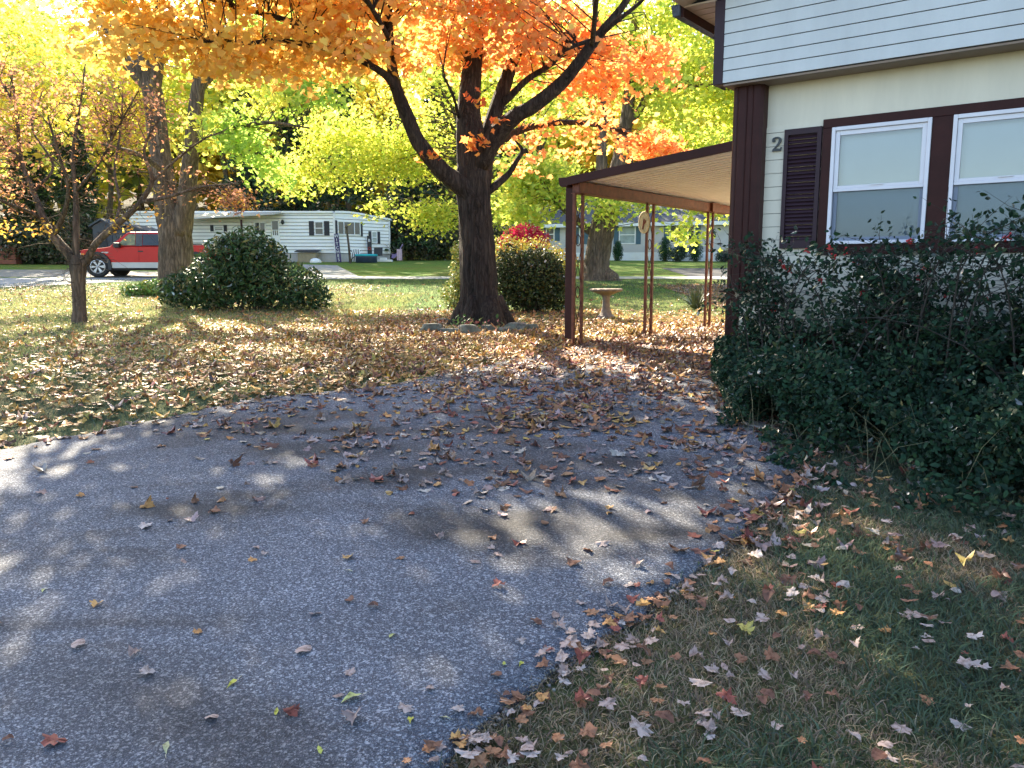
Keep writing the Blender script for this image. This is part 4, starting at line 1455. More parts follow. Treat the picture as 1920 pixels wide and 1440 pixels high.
# oval wreath hung on the middle post
w_ = tag(empty('wall_plaque', hl(PX - .03, BY[1] - .13, 2.22), -HA - math.radians(0)), 'oval straw plaque hanging on the middle carport post', 'plaque')
mb = MB()
mb.lathe([(.118, .0), (.12, .012), (.112, .022), (.098, .024), (.09, .016), (.05, .022), (.01, .026)], 28)
mb.v = [(x * .80, -z_, y_ * 1.38) for (x, y_, z_) in mb.v]
mb.build('disc', M['cream_wicker'], w_, smooth=True)
mb = MB(); mb.tube([(-.01, -.026, -.10), (.0, -.03, -.02), (.01, -.03, .05)], .012, 6); mb.tube([(.0, -.03, -.03), (.03, -.03, .0), (.035, -.028, .03)], .012, 6); mb.build('ornament', M['dirt'], w_)

# ================================================================== GARDEN THINGS
q = on_ground(1136, 598)
bb = tag(empty('bird_bath', q), 'cast stone bird bath with scalloped bowl beyond the carport', 'bird bath')
mb = MB(); mb.lathe([(.185, -.03), (.19, .02), (.175, .05), (.17, .06), (.135, .085), (.105, .13), (.08, .22), (.072, .34), (.078, .44), (.10, .475)], 20, mod=lambda i, k: 1 + .03 * (k % 2)); mb.build('pedestal', M['terracotta'], bb)
mb = MB(); sc = lambda i, k: 1 + (.05 * math.cos(k * 2 * math.pi / 5) if i in (3, 4, 5) else 0)
mb.lathe([(.09, .476), (.16, .50), (.235, .535), (.30, .555), (.325, .58), (.30, .605), (.24, .58), (.1, .56), (.02, .555)], 60, mod=sc); mb.build('bowl', M['terracotta'], bb, smooth=True)

q = on_ground(1305, 579)
yu = tag(empty('yucca', q), 'spiky dark yucca clump on the lawn behind the carport', 'yucca')
mb = MB(); rr = random.Random(3)
for k in range(95):
    a = rr.uniform(0, 6.28); el = rr.uniform(.25, 1.45); L1 = rr.uniform(.45, .68)
    d_ = Vector((math.cos(a) * math.cos(el), math.sin(a) * math.cos(el), math.sin(el))); s_ = Vector((-math.sin(a), math.cos(a), 0)) * rr.uniform(.012, .02)
    b_ = Vector((math.cos(a) * .05, math.sin(a) * .05, 0)); m_ = b_ + d_ * L1 * .55; t_ = b_ + d_ * L1 - Vector((0, 0, .10 * math.cos(el)))
    mb.add([b_ - s_ * .6, b_ + s_ * .6, m_ + s_, t_, m_ - s_], [(0, 1, 2, 4), (4, 2, 3)])
M['yucca'] = mat('yucca_blade', (.045, .065, .030), .45, .4, 14, col2=(.10, .12, .06))
mb.build('blade', M['yucca'], yu)['kind'] = 'stuff'

stone_lab = ['tall blue grey stone at the left end of the ring', 'flat low stone second from the left in the ring', 'large mossy stone at the front of the trunk', 'rounded green stone in front of the root flare', 'small brown stone right of the trunk base', 'broad grey stone on the right of the ring', 'dark knobbly stone at the right end of the ring', 'half buried stone behind the left of the ring']
for i, (px, py, sx, sy, sz) in enumerate([(809, 624, .22, .15, .15), (846, 625, .26, .12, .08), (881, 628, .20, .14, .16), (915, 623, .14, .12, .12), (945, 624, .2, .14, .09), (970, 620, .26, .18, .13), (999, 620, .11, .1, .11), (829, 603, .16, .12, .06)]):
    q = on_ground(px, py)
    me = bpy.data.meshes.new('stone')
    import bmesh
    bm = bmesh.new(); bmesh.ops.create_icosphere(bm, subdivisions=3, radius=1)
    for v in bm.verts:
        p = np.array([[v.co.x + i * 3.1, v.co.y, v.co.z]])
        k = 1 + .22 * float(lump(p, 1.7, i * 1.3)[0]) + .10 * float(lump(p, 4.1, i)[0])
        c_ = v.co * k
        c_ = Vector((max(-.8, min(.82, c_.x)), max(-.75, min(.75, c_.y)), max(-.5, min(.72, c_.z))))
        v.co = Vector((c_.x * sx, c_.y * sy, c_.z * sz + sz * .3))
    bm.to_mesh(me); bm.free(); me.materials.append(M['stone'])
    o = bpy.data.objects.new('stone', me); C.objects.link(o); o.location = q; o.rotation_euler = (0, 0, i * .7 - 1.0 if i not in (0,) else .4)
    tag(o, stone_lab[i], 'stone', 'stones ringing the maple trunk')
# ================================================================== TREES
def tree_root(name, px, py, label, group=None, q=None):
    q = q or on_ground(px, py)
    return tag(empty(name, q), label, 'tree', group), q


# gaps in the crowns: sun reaches the lawn in these places (plan x, y, half sizes)
SUN_AZ, SUN_EL = math.radians(-24.5), math.radians(33)
SUN_D = np.array([math.sin(SUN_AZ) * math.cos(SUN_EL), math.cos(SUN_AZ) * math.cos(SUN_EL), math.sin(SUN_EL)])
GAPS = [(2.75, 12.4, 2.0, 2.5), (-2.2, 16.9, 1.9, .55), (.45, 16.3, 1.3, .45), (-7.8, 13.2, 2.2, 1.3), (-5.2, 13.4, 1.7, 1.0), (-6.2, 11.0, .9, .4), (-.3, 12.4, 1.1, .35), (.3, 10.3, .9, .3), (-3.6, 10.4, .8, .35), (-9.0, 18.5, 3.6, 1.6), (-2.4, 13.8, 1.4, .45), (1.6, 9.3, 1.1, .4), (-3.4, 18.0, .8, .7), (-4.4, 11.2, .5, .35),
        (-1.35, 3.35, -.05, -.1), (-2.35, 3.5, -.05, -.1), (1.55, 5.85, .30, -.08)]


def sun_gap(p, r):
    k = np.ones(len(p), bool)
    g = p - SUN_D * ((p[:, 2:3] - .5) / SUN_D[2])
    for (x, y, a, b) in GAPS:
        k &= ~((((g[:, 0] - x) / (a + .25)) ** 2 + ((g[:, 1] - y) / (b + .30)) ** 2 < 1) & (r.random(len(p)) < .93))
    return k


# ---- main maple
root, q = tree_root('maple_tree', 904, 612, 'large orange maple with forked dark trunk in the centre of the lawn')
Y0 = q[1]
T = Tree(11)
T.pix(Y0, [(906, 632, 0, 150), (905, 612, 0, 102), (904, 596, 0, 83), (901, 570, 0, 74), (898, 530, 0, 69), (893, 450, 0, 63), (888, 385, 0, 60), (886, 335, 0, 59), (886, 295, 0, 53), (882, 250, 0, 50), (878, 205, .1, 42), (884, 140, .2, 36), (893, 70, .3, 30), (902, 0, .4, 25), (910, -120, .5, 18), (915, -260, .6, 9)], n=28, k=6, rough=.05)
for (a, b) in ((-1, 0), (1, .2), (.45, -.9), (-.5, -.8)):                 # root flare
    T.pix(Y0, [(904 + a * 20, 560, b * .2, 40), (904 + a * 36, 596, b * .32, 42), (904 + a * 54, 615, b * .5, 30), (904 + a * 78, 634, b * .8, 12)], n=10, keep=False)
T.pix(Y0, [(899, 345, .1, 44), (908, 290, .2, 36), (921, 233, .3, 29), (946, 160, .5, 25), (965, 106, .6, 21), (994, 60, .8, 17), (1010, -30, 1.0, 13), (1020, -150, 1.2, 8)], n=12)
T.pix(Y0, [(940, 195, .4, 14), (957, 180, .3, 13), (990, 148, .2, 11), (1034, 120, .0, 9), (1080, 70, -.3, 6)], n=8)
T.pix(Y0, [(898, 310, -.1, 36), (928, 255, -.25, 34), (965, 219, -.4, 28), (1001, 197, -.5, 25), (1050, 158, -.6, 23), (1085, 118, -.8, 21), (1118, 73, -.9, 18), (1147, 38, -1.0, 15), (1175, 0, -1.1, 12), (1215, -70, -1.3, 9), (1260, -160, -1.5, 5)], n=14)
T.pix(Y0, [(1125, 68, -.9, 10), (1150, 45, -1.2, 9), (1201, 4, -1.6, 7), (1260, -60, -2.0, 4)], n=7)
T.pix(Y0, [(1060, 95, -.9, 4), (1085, 83, -.9, 7), (1115, 75, -.9, 9)], n=7)
T.pix(Y0, [(896, 385, -.05, 44), (874, 356, -.15, 38), (833, 324, -.3, 32), (804, 292, -.45, 29), (782, 262, -.5, 27), (764, 219, -.6, 25), (749, 182, -.7, 23), (738, 146, -.7, 20), (731, 95, -.8, 17), (728, 30, -.9, 14), (733, -60, -1.0, 11), (725, -180, -1.2, 6)], n=14)
T.pix(Y0, [(744, 170, -.7, 15), (725, 143, -.9, 14), (702, 127, -1.1, 12), (665, 106, -1.3, 11), (633, 95, -1.5, 10), (567, 82, -1.9, 9), (517, 75, -2.1, 8), (467, 81, -2.3, 7), (417, 80, -2.5, 5), (370, 76, -2.7, 3)], n=8)
T.pix(Y0, [(450, 20, -2.0, 7), (380, -40, -2.2, 6), (280, -100, -2.4, 5), (150, -140, -2.6, 3)], n=7)
T.pix(Y0, [(650, 100, -1.4, 9), (617, 83, -1.5, 11), (567, 50, -1.6, 12), (517, 32, -1.7, 10), (450, 15, -1.8, 7), (380, -4, -2.0, 4)], n=8)
T.pix(Y0, [(730, 60, -.8, 10), (690, 10, -1.0, 9), (640, -60, -1.2, 7), (600, -150, -1.4, 4)], n=7)
T.pix(Y0, [(912, 362, .1, 16), (935, 343, .15, 14), (954, 326, .2, 11), (968, 303, .2, 9), (979, 282, .2, 7), (966, 264, .2, 3)], n=7)
T.pix(Y0, [(975, 290, .2, 6), (985, 282, .3, 9), (990, 288, .3, 3)], n=6)
T.pix(Y0, [(905, 300, .4, 22), (940, 262, 1.2, 16), (1010, 235, 2.0, 12), (1100, 232, 2.8, 9), (1200, 258, 3.4, 6), (1280, 282, 3.8, 3)], n=8)
T.pix(Y0, [(860, 220, -.1, 6), (850, 180, -.5, 6), (830, 140, -.9, 4)], n=6)
T.pix(Y0, [(838, 205, -.3, 3), (862, 218, -.1, 5), (872, 222, 0, 6)], n=6)
T.pix(Y0, [(890, 80, .3, 16), (840, 0, 1.2, 13), (780, -90, 2.2, 9), (720, -190, 3.2, 5)], n=8)
T.pix(Y0, [(905, 30, .4, 14), (980, -70, 1.8, 11), (1080, -170, 3.4, 6)], n=8)
T.pix(Y0, [(745, 100, -.8, 10), (700, 20, -2.4, 9), (660, -50, -4.0, 5)], n=7)
T.pix(Y0, [(1110, 85, -.9, 10), (1120, -10, -2.6, 8), (1140, -110, -4.2, 4)], n=7)
s_ = Y0 / F
def E(px, py, dy, rx, ry, rz, n, thr=-.25, f=1.5): return T.fill(at(px, py, Y0 + dy), (rx, ry, rz), n, thr, f)
E(860, -20, -.8, 1.8, 1.4, .85, 52); E(1000, 0, -.4, 1.4, 1.3, .9, 40); E(730, 0, -1.1, 1.4, 1.2, .75, 42)
E(830, 82, .3, .9, .8, .40, 14); E(960, 105, .8, .9, .9, .45, 20); E(905, 50, -.6, .6, .5, .40, 12); E(700, 80, -1.0, .8, .6, .3, 14)
E(1120, 40, -.2, 1.0, 1.1, .85, 32); E(1095, 140, 1.1, .9, .7, .55, 34); E(1190, 120, 1.0, .7, .6, .5, 20); E(870, 120, .9, .8, .5, .4, 14)
rs = np.random.default_rng(4)
for px in range(215, 720, 26):                                           # ragged sprays along the long left branches
    dy = -2.7 + (px - 215) / 505 * 1.7
    for k in range(4):
        py = rs.uniform(-30, 112) if k else rs.uniform(70, 128)
        E(px + rs.uniform(-16, 16), py - (28 if px < 300 else 0), dy + rs.normal(0, .45), rs.uniform(.22, .5), .35, rs.uniform(.10, .22), int(rs.integers(1, 4)), -.9)
E(1010, 256, 1.6, .85, .6, .46, 54, -.7); E(1110, 244, 2.4, .95, .6, .42, 58, -.7); E(1200, 272, 3.0, .75, .5, .28, 36, -.8); E(1060, 300, 2.2, .8, .5, .28, 34, -.7); E(1000, 312, 1.8, .5, .4, .2, 14, -.8); E(985, 205, 1.8, .6, .6, .3, 14); E(790, 190, 1.6, .55, .6, .28, 10); E(1245, 280, 3.4, .35, .4, .12, 7, -.9)
# upper crown, with unseen clusters added at left to shade the drive
E(620, -15, -.8, 1.1, .7, .5, 54, -.6); E(330, -75, -2.0, 1.7, .6, .3, 22, -.6); E(480, -60, -1.4, 1.0, .6, .3, 20, -.6); E(170, -75, -2.4, 1.3, .6, .3, 26, -.6)
E(880, -220, 0, 3.8, 3.0, 1.3, 190, -.3, 1.0); E(860, -400, .5, 3.0, 2.6, 1.4, 90, -.3, 1.0); E(560, -190, -3.0, 2.2, .9, .5, 60, -.6, 1.1); E(330, -160, -3.6, 2.0, .8, .4, 64, -.7, 1.1); E(120, -170, -3.6, 1.5, .8, .4, 44, -.7, 1.1); E(1160, -170, 1.5, 1.9, 2.2, .9, 36, -.2, 1.1)
T.twigs(.5, .014, 3, .12, 2.8)
def maple_col(p, r):
    x = (p[:, 0] + 5.5) / 9.0 + r.normal(0, .10, len(p)) + .06 * np.sin(p[:, 2] * 2.2 + p[:, 1])
    stops = np.array([-.2, .2, .45, .6, .75, 1.1])
    cols = np.array([(.90, .61, .17), (.90, .58, .16), (.90, .51, .17), (.90, .44, .20), (.90, .42, .15), (.89, .35, .12)])
    c = np.stack([np.interp(x, stops, cols[:, k]) for k in range(3)], 1)
    yel = r.random(len(p)) < .16
    c[yel] = (.90, .68, .18)
    return np.clip(c * r.uniform(.8, 1.12, (len(p), 1)), 0, .92)
T.leaves(root, MAPLE, 22, .25, (.08, .13), maple_col, M['leaf'], tilt=.9, flat=.42)
T.trunk(root, M['bark'])
# fresh growth and a few leaves held against the trunk
p_ = [at(px, py, Y0 - .55) for px, py in ((882, 268), (893, 270), (914, 268), (897, 262), (820, 296), (797, 290), (806, 292), (745, 182), (728, 150), (872, 120), (900, 105), (890, 175), (905, 190), (885, 262), (942, 225), (925, 238))]
pp = np.repeat(np.array(p_), 6, axis=0) + rng.normal(0, .07, (96, 3))
scatter('leaf_tuft', MAPLE_LOW, pp - np.array(root.location), rng.uniform(.09, .15, 96), palette(96, [(.82, .30, .09), (.8, .22, .08), (.82, .4, .1)]), M['leaf'], root, .9)['kind'] = 'stuff'
# ivy and twigs at the foot
pp = np.concatenate([np.array(on_ground(px, 622)) + rng.normal(0, 1, (30, 3)) * np.array([.13, .08, .07]) + np.array([0, -.1, .12]) for px in (872, 884, 868, 912)])
scatter('ivy', OVAL, pp - np.array(root.location), rng.uniform(.05, .10, len(pp)), palette(len(pp), [(.07, .14, .04), (.12, .2, .06), (.35, .12, .1)]), M['leaf_green'], root, 1.0)['kind'] = 'stuff'

# ---- small bronze ornamental on the left
root, q = tree_root('ornamental_tree', 150, 606, 'small bronze leaved ornamental tree with low forks on the left lawn')
Y0 = q[1]
T = Tree(5)
T.pix(Y0, [(151, 622, 0, 36), (150, 604, 0, 28), (149, 570, 0, 23), (147, 530, 0, 23.5), (146, 497, 0, 29), (144, 478, 0, 18)], n=14, k=5, rough=.09)
LB = [
    [(146, 500, 0, 20), (133, 480, 0, 18), (110, 455, 0, 17), (90, 428, 0, 14), (77, 397, 0, 12), (63, 360, .1, 10), (40, 300, .2, 8), (33, 230, .3, 6), (22, 140, .4, 3)],
    [(144, 490, 0, 15), (143, 455, 0, 13), (143, 420, .1, 12), (142, 360, .2, 9), (136, 290, .3, 7), (150, 200, .5, 4), (160, 120, .6, 2)],
    [(150, 500, 0, 18), (163, 488, 0, 16), (180, 457, -.1, 13), (213, 427, -.2, 12), (247, 397, -.3, 11), (268, 372, -.3, 9), (285, 335, -.3, 7), (270, 280, -.3, 5), (300, 220, -.2, 3)],
    [(100, 442, 0, 9), (120, 400, -.3, 8), (128, 350, -.6, 6), (110, 290, -.8, 5), (90, 220, -.9, 3)],
    [(85, 415, 0, 8), (50, 395, -.4, 6), (10, 380, -.8, 5), (-50, 350, -1.1, 3)],
    [(213, 427, -.2, 7), (225, 380, .3, 6), (215, 320, .8, 5), (225, 250, 1.2, 4), (230, 180, 1.5, 2)],
    [(262, 380, -.3, 7), (320, 368, -.6, 6), (380, 350, -.8, 4), (440, 345, -1.0, 2)],
    [(280, 345, -.3, 5), (330, 300, -.1, 4), (380, 262, .1, 3), (420, 245, .2, 2)],
    [(63, 360, .1, 6), (100, 310, .5, 5), (60, 240, .9, 4), (80, 170, 1.2, 2)],
    [(142, 360, .2, 6), (190, 300, .0, 5), (220, 240, -.2, 4), (260, 170, -.5, 2)],
    [(45, 310, .2, 6), (0, 260, 0, 5), (-60, 220, -.2, 3)],
    [(30, 200, .3, 4), (-10, 130, .5, 3), (-40, 60, .6, 2)],
]
for l_ in LB: T.pix(Y0, l_, n=7, k=4, rough=.1)
def E(px, py, dy, rx, ry, rz, n, thr=-.3, f=2.0): return T.fill(at(px, py, Y0 + dy), (rx, ry, rz), n, thr, f)
E(60, 240, 0, 1.8, 1.5, 1.1, 96); E(190, 240, 0, 1.6, 1.4, 1.0, 88); E(260, 190, .1, 1.0, .9, .6, 26); E(20, 120, .3, 1.2, 1.0, .5, 24); E(110, 375, 0, 1.6, 1.0, .42, 38); E(340, 340, -.4, 1.0, .8, .40, 60); E(410, 365, -.6, .55, .5, .25, 34); E(340, 270, .1, .9, .8, .28, 26); E(-60, 330, -.3, 1.3, 1.2, .9, 50); E(100, 170, .3, 1.2, .9, .4, 18); E(30, 430, -.5, .5, .5, .25, 16)
T.twigs(.9, .010, 3, .10, 2.2)
nd = np.array(T.nodes)
for k in range(420):                                                    # bare criss-cross twigs
    a = nd[T.r.integers(len(nd))]
    d_ = T.r.normal(0, 1, 3) * np.array([1, 1, .55]); d_ /= np.linalg.norm(d_)
    L1 = T.r.uniform(.25, .8)
    m_ = a[:3] + d_ * L1 * .5 + T.r.normal(0, .05, 3)
    T.mb.tube([a[:3], m_, a[:3] + d_ * L1 + np.array([0, 0, T.r.uniform(-.1, .15)])], [min(.008, a[3]), .005, .002], 3, False)
T.leaves(root, OVAL, 20, .17, (.055, .09), lambda p, r: palette(len(p), [(.40, .19, .11), (.50, .26, .16), (.56, .30, .19), (.66, .46, .10), (.36, .22, .13), (.66, .32, .10)], [3, 3, 2, 2, 2, 1], r=r), M['leaf'], tilt=.9, flat=.5)
pp = np.concatenate([np.array(at(px, py, Y0 - .3)) + rng.normal(0, 1, (26, 3)) * np.array([.13, .1, .09]) for px, py in ((18, 440), (72, 425), (85, 432), (10, 425), (290, 400), (225, 430), (235, 415))])
scatter('leaf_tuft', OVAL, pp - np.array(root.location), rng.uniform(.06, .09, len(pp)), palette(len(pp), [(.82, .55, .08), (.85, .42, .08), (.8, .6, .2)]), M['leaf'], root, .9)['kind'] = 'stuff'
T.trunk(root, M['bark_pale'])

# ---- big twin-stemmed tree beyond it
Y0 = 25.0
q = (at(328, 500, Y0)[0], Y0, gzf(Y0))
root, q = tree_root('maple_tree', 0, 0, 'tall twin stemmed tree with pale grey bark in front of the pickup', q=q)
T = Tree(8)
T.pix(Y0, [(328, 552, 0, 84), (329, 530, 0, 68), (330, 500, 0, 60), (330, 460, 0, 58), (329, 432, 0, 56), (316, 390, 0, 44), (306, 330, 0, 38), (295, 255, .1, 36), (285, 170, .2, 34), (262, 100, .3, 28), (240, 30, .4, 24), (222, -70, .6, 18), (205, -220, .8, 9)], n=18, k=5)
T.pix(Y0, [(338, 440, -.1, 40), (348, 380, -.2, 33), (356, 310, -.3, 29), (363, 240, -.4, 26), (371, 170, -.4, 24), (380, 110, -.5, 22), (384, 20, -.6, 18), (395, -100, -.8, 13), (410, -230, -1, 6)], n=14, k=5)
T.pix(Y0, [(285, 170, .2, 24), (240, 120, .8, 22), (205, 60, 1.2, 18), (160, -20, 1.8, 13), (110, -120, 2.2, 7)], n=10)
T.pix(Y0, [(288, 185, .2, 20), (296, 120, -.3, 20), (292, 50, -.6, 17), (300, -60, -1.2, 10)], n=10)
T.pix(Y0, [(371, 170, -.4, 15), (430, 110, .5, 13), (520, 60, 1.5, 9), (620, 20, 2.4, 4)], n=8)
T.pix(Y0, [(360, 275, -.3, 11), (420, 245, -.8, 9), (500, 230, -1.4, 7), (580, 240, -1.8, 3)], n=8)
T.pix(Y0, [(318, 330, 0, 10), (260, 290, -1.0, 8), (190, 270, -2.0, 5)], n=8)
T.pix(Y0, [(340, -20, 0, 10), (360, -120, 2.5, 10), (380, -200, 4.5, 5)], n=8)
def E(px, py, dy, rx, ry, rz, n, thr=-.2, f=1.1): return T.fill(at(px, py, Y0 + dy), (rx, ry, rz), n, thr, f)
E(560, 180, -.6, 2.1, 1.7, 1.6, 110); E(480, 80, .3, 2.2, 1.9, 1.5, 84); E(630, 50, .8, 1.9, 1.8, 1.4, 64); E(430, 250, -1.0, 1.1, 1.1, .8, 34); E(510, 310, -1.2, .9, .9, .6, 22)
E(90, 60, .8, 2.2, 2.0, 1.5, 50); E(300, -40, .4, 2.4, 2.2, 1.3, 70); E(30, 10, 1.5, 2.2, 2.0, 1.8, 60)
E(330, -180, 0, 4.6, 4.0, 2.2, 130, -.15, .8); E(120, -420, 0, 3.6, 3.6, 2.6, 50, -.2, .8)  # unseen upper crown; its top clusters are added to shade the drive
T.twigs(.3, .02, 3, .1, 3.5)
lime = lambda p, r: palette(len(p), [(.68, .69, .12), (.79, .73, .13), (.54, .64, .12), (.84, .77, .18), (.38, .51, .11)], [3, 3, 2, 2, 1], r=r)
def mixed(p, r):
    c = lime(p, r)
    g = (p[:, 0] > -8.5) & (lump(p, .9, 1.0) > .15)
    c[g] = palette(int(g.sum()), [(.38, .56, .12), (.48, .61, .12)], r=r)
    return c
T.leaves(root, MAPLE_LOW, 28, .36, (.13, .21), mixed, M['leaf'], tilt=.85, flat=.5)
T.trunk(root, M['bark_pale'])

# ---- leaning tree behind the carport
Y0 = 30.0
q = (at(1118, 524, Y0)[0], Y0, gzf(Y0))
root, q = tree_root('maple_tree', 0, 0, 'broad leaning tree with lime leaves behind the carport', q=q)
T = Tree(21)
T.pix(Y0, [(1114, 540, 0, 78), (1115, 524, 0, 58), (1117, 505, 0, 49), (1121, 470, 0, 45), (1128, 435, 0, 46), (1138, 400, 0, 44), (1150, 360, 0, 34), (1160, 310, .1, 28), (1172, 240, .2, 24), (1182, 160, .3, 21), (1186, 90, .4, 18), (1195, 0, .6, 14), (1200, -120, .8, 7)], n=18, k=5)
T.pix(Y0, [(1125, 420, -.1, 28), (1128, 370, -.2, 22), (1126, 320, -.3, 19), (1130, 240, -.4, 16), (1134, 150, -.6, 14), (1120, 60, -.9, 11), (1110, -60, -1.2, 6)], n=12)
T.pix(Y0, [(1118, 440, 0, 17), (1095, 425, 0, 15), (1068, 400, -.1, 14), (1042, 375, -.2, 12), (1020, 350, -.3, 10), (1000, 300, -.5, 7), (980, 240, -.7, 4)], n=10)
T.pix(Y0, [(1172, 240, .2, 14), (1200, 205, .2, 13), (1223, 153, .3, 13), (1240, 90, .5, 10), (1270, 0, .8, 6)], n=9)
T.pix(Y0, [(1152, 370, .1, 12), (1185, 340, .2, 11), (1230, 320, 0, 8), (1290, 330, -.4, 6), (1340, 370, -.8, 3)], n=8)
T.pix(Y0, [(1180, 170, .3, 10), (1260, 165, 0, 8), (1340, 160, -.5, 6), (1420, 180, -1.0, 3)], n=8)
T.pix(Y0, [(1100, 548, -.2, 14), (1150, 526, -.4, 22), (1135, 515, -.1, 30)], n=9, keep=False)
T.pix(Y0, [(1175, 536, -.5, 7), (1148, 523, -.3, 18), (1130, 508, -.1, 26)], n=9, keep=False)
def E(px, py, dy, rx, ry, rz, n, thr=-.2, f=1.1): return T.fill(at(px, py, Y0 + dy), (rx, ry, rz), n, thr, f)
E(1280, 120, 0, 2.4, 2.1, 2.1, 120); E(1330, 230, -.4, 2.0, 1.7, 1.5, 90); E(1180, 30, .4, 2.5, 2.2, 1.8, 90); E(1030, 110, .2, 1.9, 1.7, 1.7, 60); E(1060, 330, -.6, 1.3, 1.2, 1.0, 60); E(990, 330, -.4, 1.2, 1.0, .9, 50); E(1000, 390, -.8, 1.1, .8, .55, 34)
E(1330, 370, -1.2, 1.0, .9, .75, 40); E(1310, 425, -1.3, .75, .7, .5, 22); E(1210, 370, -.9, .8, .7, .4, 16); E(1140, 385, -1.4, .45, .4, .4, 10); E(1430, 120, 0, 2.2, 2.0, 2.4, 90); E(1220, -170, .5, 4.4, 4.0, 2.4, 120, -.15, .8)
T.twigs(.3, .02, 3, .1, 3.5)
T.leaves(root, MAPLE_LOW, 28, .40, (.14, .23), lambda p, r: palette(len(p), [(.61, .67, .12), (.72, .74, .15), (.50, .61, .12), (.82, .77, .18), (.36, .51, .11)], [3, 3, 2, 1.5, 1], r=r), M['leaf'], tilt=.85, flat=.5)
T.trunk(root, M['bark_pale'])

# ---- lime maple whose low sprays hang between the two homes
def far_tree(name, px, Y, h, cz, rad, cols, w, label, n=150, per=40, spread=.7, size=(.28, .5), r0=.28, seed=1, bark='bark_far', group=None, tmpl=None, dx=0, low=None, thr=-.2, f=.6):
    b = (at(px, 500, Y)[0], Y, gzf(Y))
    root_ = tag(empty(name, b), label, 'tree', group)
    t = Tree(seed)
    c_ = (b[0] + dx, b[1], b[2] + cz)
    t.grow(b, h, r0, c_, rad, 9)
    t.fill(c_, rad, n, thr, f)
    for e in (low or []):
        t.fill(at(e[0], e[1], Y + e[2]), e[3:6], e[6], -.3, 1.0)
    t.twigs(.35, .03, 3, .1, 5)
    t.leaves(root_, tmpl or MAPLE_LOW, per, spread, size, lambda p, r: palette(len(p), cols, w, r=r), M['leaf'], tilt=.9, flat=.6)
    t.trunk(root_, M[bark])
    return root_


LIME = [(.64, .67, .11), (.76, .73, .14), (.50, .61, .11), (.83, .77, .20)]
GOLD = [(.82, .73, .15), (.86, .78, .22), (.71, .70, .14), (.81, .62, .13)]
DARK = [(.025, .055, .022), (.04, .075, .03), (.03, .05, .03), (.055, .09, .035)]
OLIVE = [(.13, .19, .04), (.20, .25, .05), (.08, .13, .035), (.34, .30, .06)]
far_tree('maple_tree', 892, 37, 13, 9.5, (4.8, 4.2, 4.2), LIME, [3, 2, 3, 1], 'lime green maple directly behind the orange maple trunk', 200, 44, .5, (.13, .21), .22, 31,
         low=[(750, 300, 0, 2.0, 1.2, .9, 40), (800, 270, 0, 2.0, 1.4, 1.2, 40), (650, 310, -.3, 1.4, 1.0, .8, 18), (720, 385, -.5, .5, .5, .4, 5), (790, 400, -.3, .7, .7, .6, 9), (830, 400, 0, .9, .8, .8, 20), (960, 380, 0, 1.2, .9, .8, 28), (1040, 330, 0, 1.4, 1.0, 1.1, 34), (560, 320, 0, 1.3, 1, .9, 26), (640, 250, .5, 1.8, 1.4, 1.2, 50)])
# ---- yellow and lime trees round the clearing, then dark conifers, each with its own place
SPECIES = [
    ('maple_tree', -60, 42, 15, 10.0, (5.5, 4.5, 5), GOLD, 'golden tree at the far left edge beyond the road', 'leaf'),
    ('maple_tree', 90, 58, 18, 12, (6, 4.5, 6), LIME, 'tall lime tree beyond the dark shed', 'leaf'),
    ('maple_tree', 215, 62, 19, 12.5, (6, 4.5, 6), GOLD, 'tall golden tree showing between the left trunks', 'leaf'),
    ('maple_tree', 430, 60, 18, 12.5, (6, 4.5, 5), LIME, 'tall lime tree behind the awning of the white home', 'leaf'),
    ('maple_tree', 590, 64, 23, 16.5, (6.5, 5, 5.5), GOLD, 'tall glowing yellow tree over the white home', 'leaf'),
    ('maple_tree', 740, 63, 22, 16.0, (6, 5, 5.5), GOLD, 'bright yellow tree left of the orange maple trunk', 'leaf'),
    ('maple_tree', 1010, 66, 22, 15.0, (6.5, 5, 6.0), LIME, 'tall lime tree behind the left end of the ranch house', 'leaf'),
    ('maple_tree', 1180, 68, 22, 14.5, (6.5, 5, 6.5), GOLD, 'tall yellow tree behind the ranch house roof', 'leaf'),
    ('maple_tree', 1370, 66, 22, 14.0, (6.5, 5, 6.5), LIME, 'tall lime tree seen beside the house eave', 'leaf'),
    ('maple_tree', -160, 62, 20, 12, (6, 5, 6.5), LIME, 'tall lime tree out at the far left of the wood', 'leaf'),
]
for i, (nm, px, Y, h, cz, rad, cols, lab, _) in enumerate(SPECIES):
    far_tree(nm, px, Y, h, cz, rad, cols, None, lab, 170, 28, .85, (.30, .55), .26, 40 + i, thr=-.12)


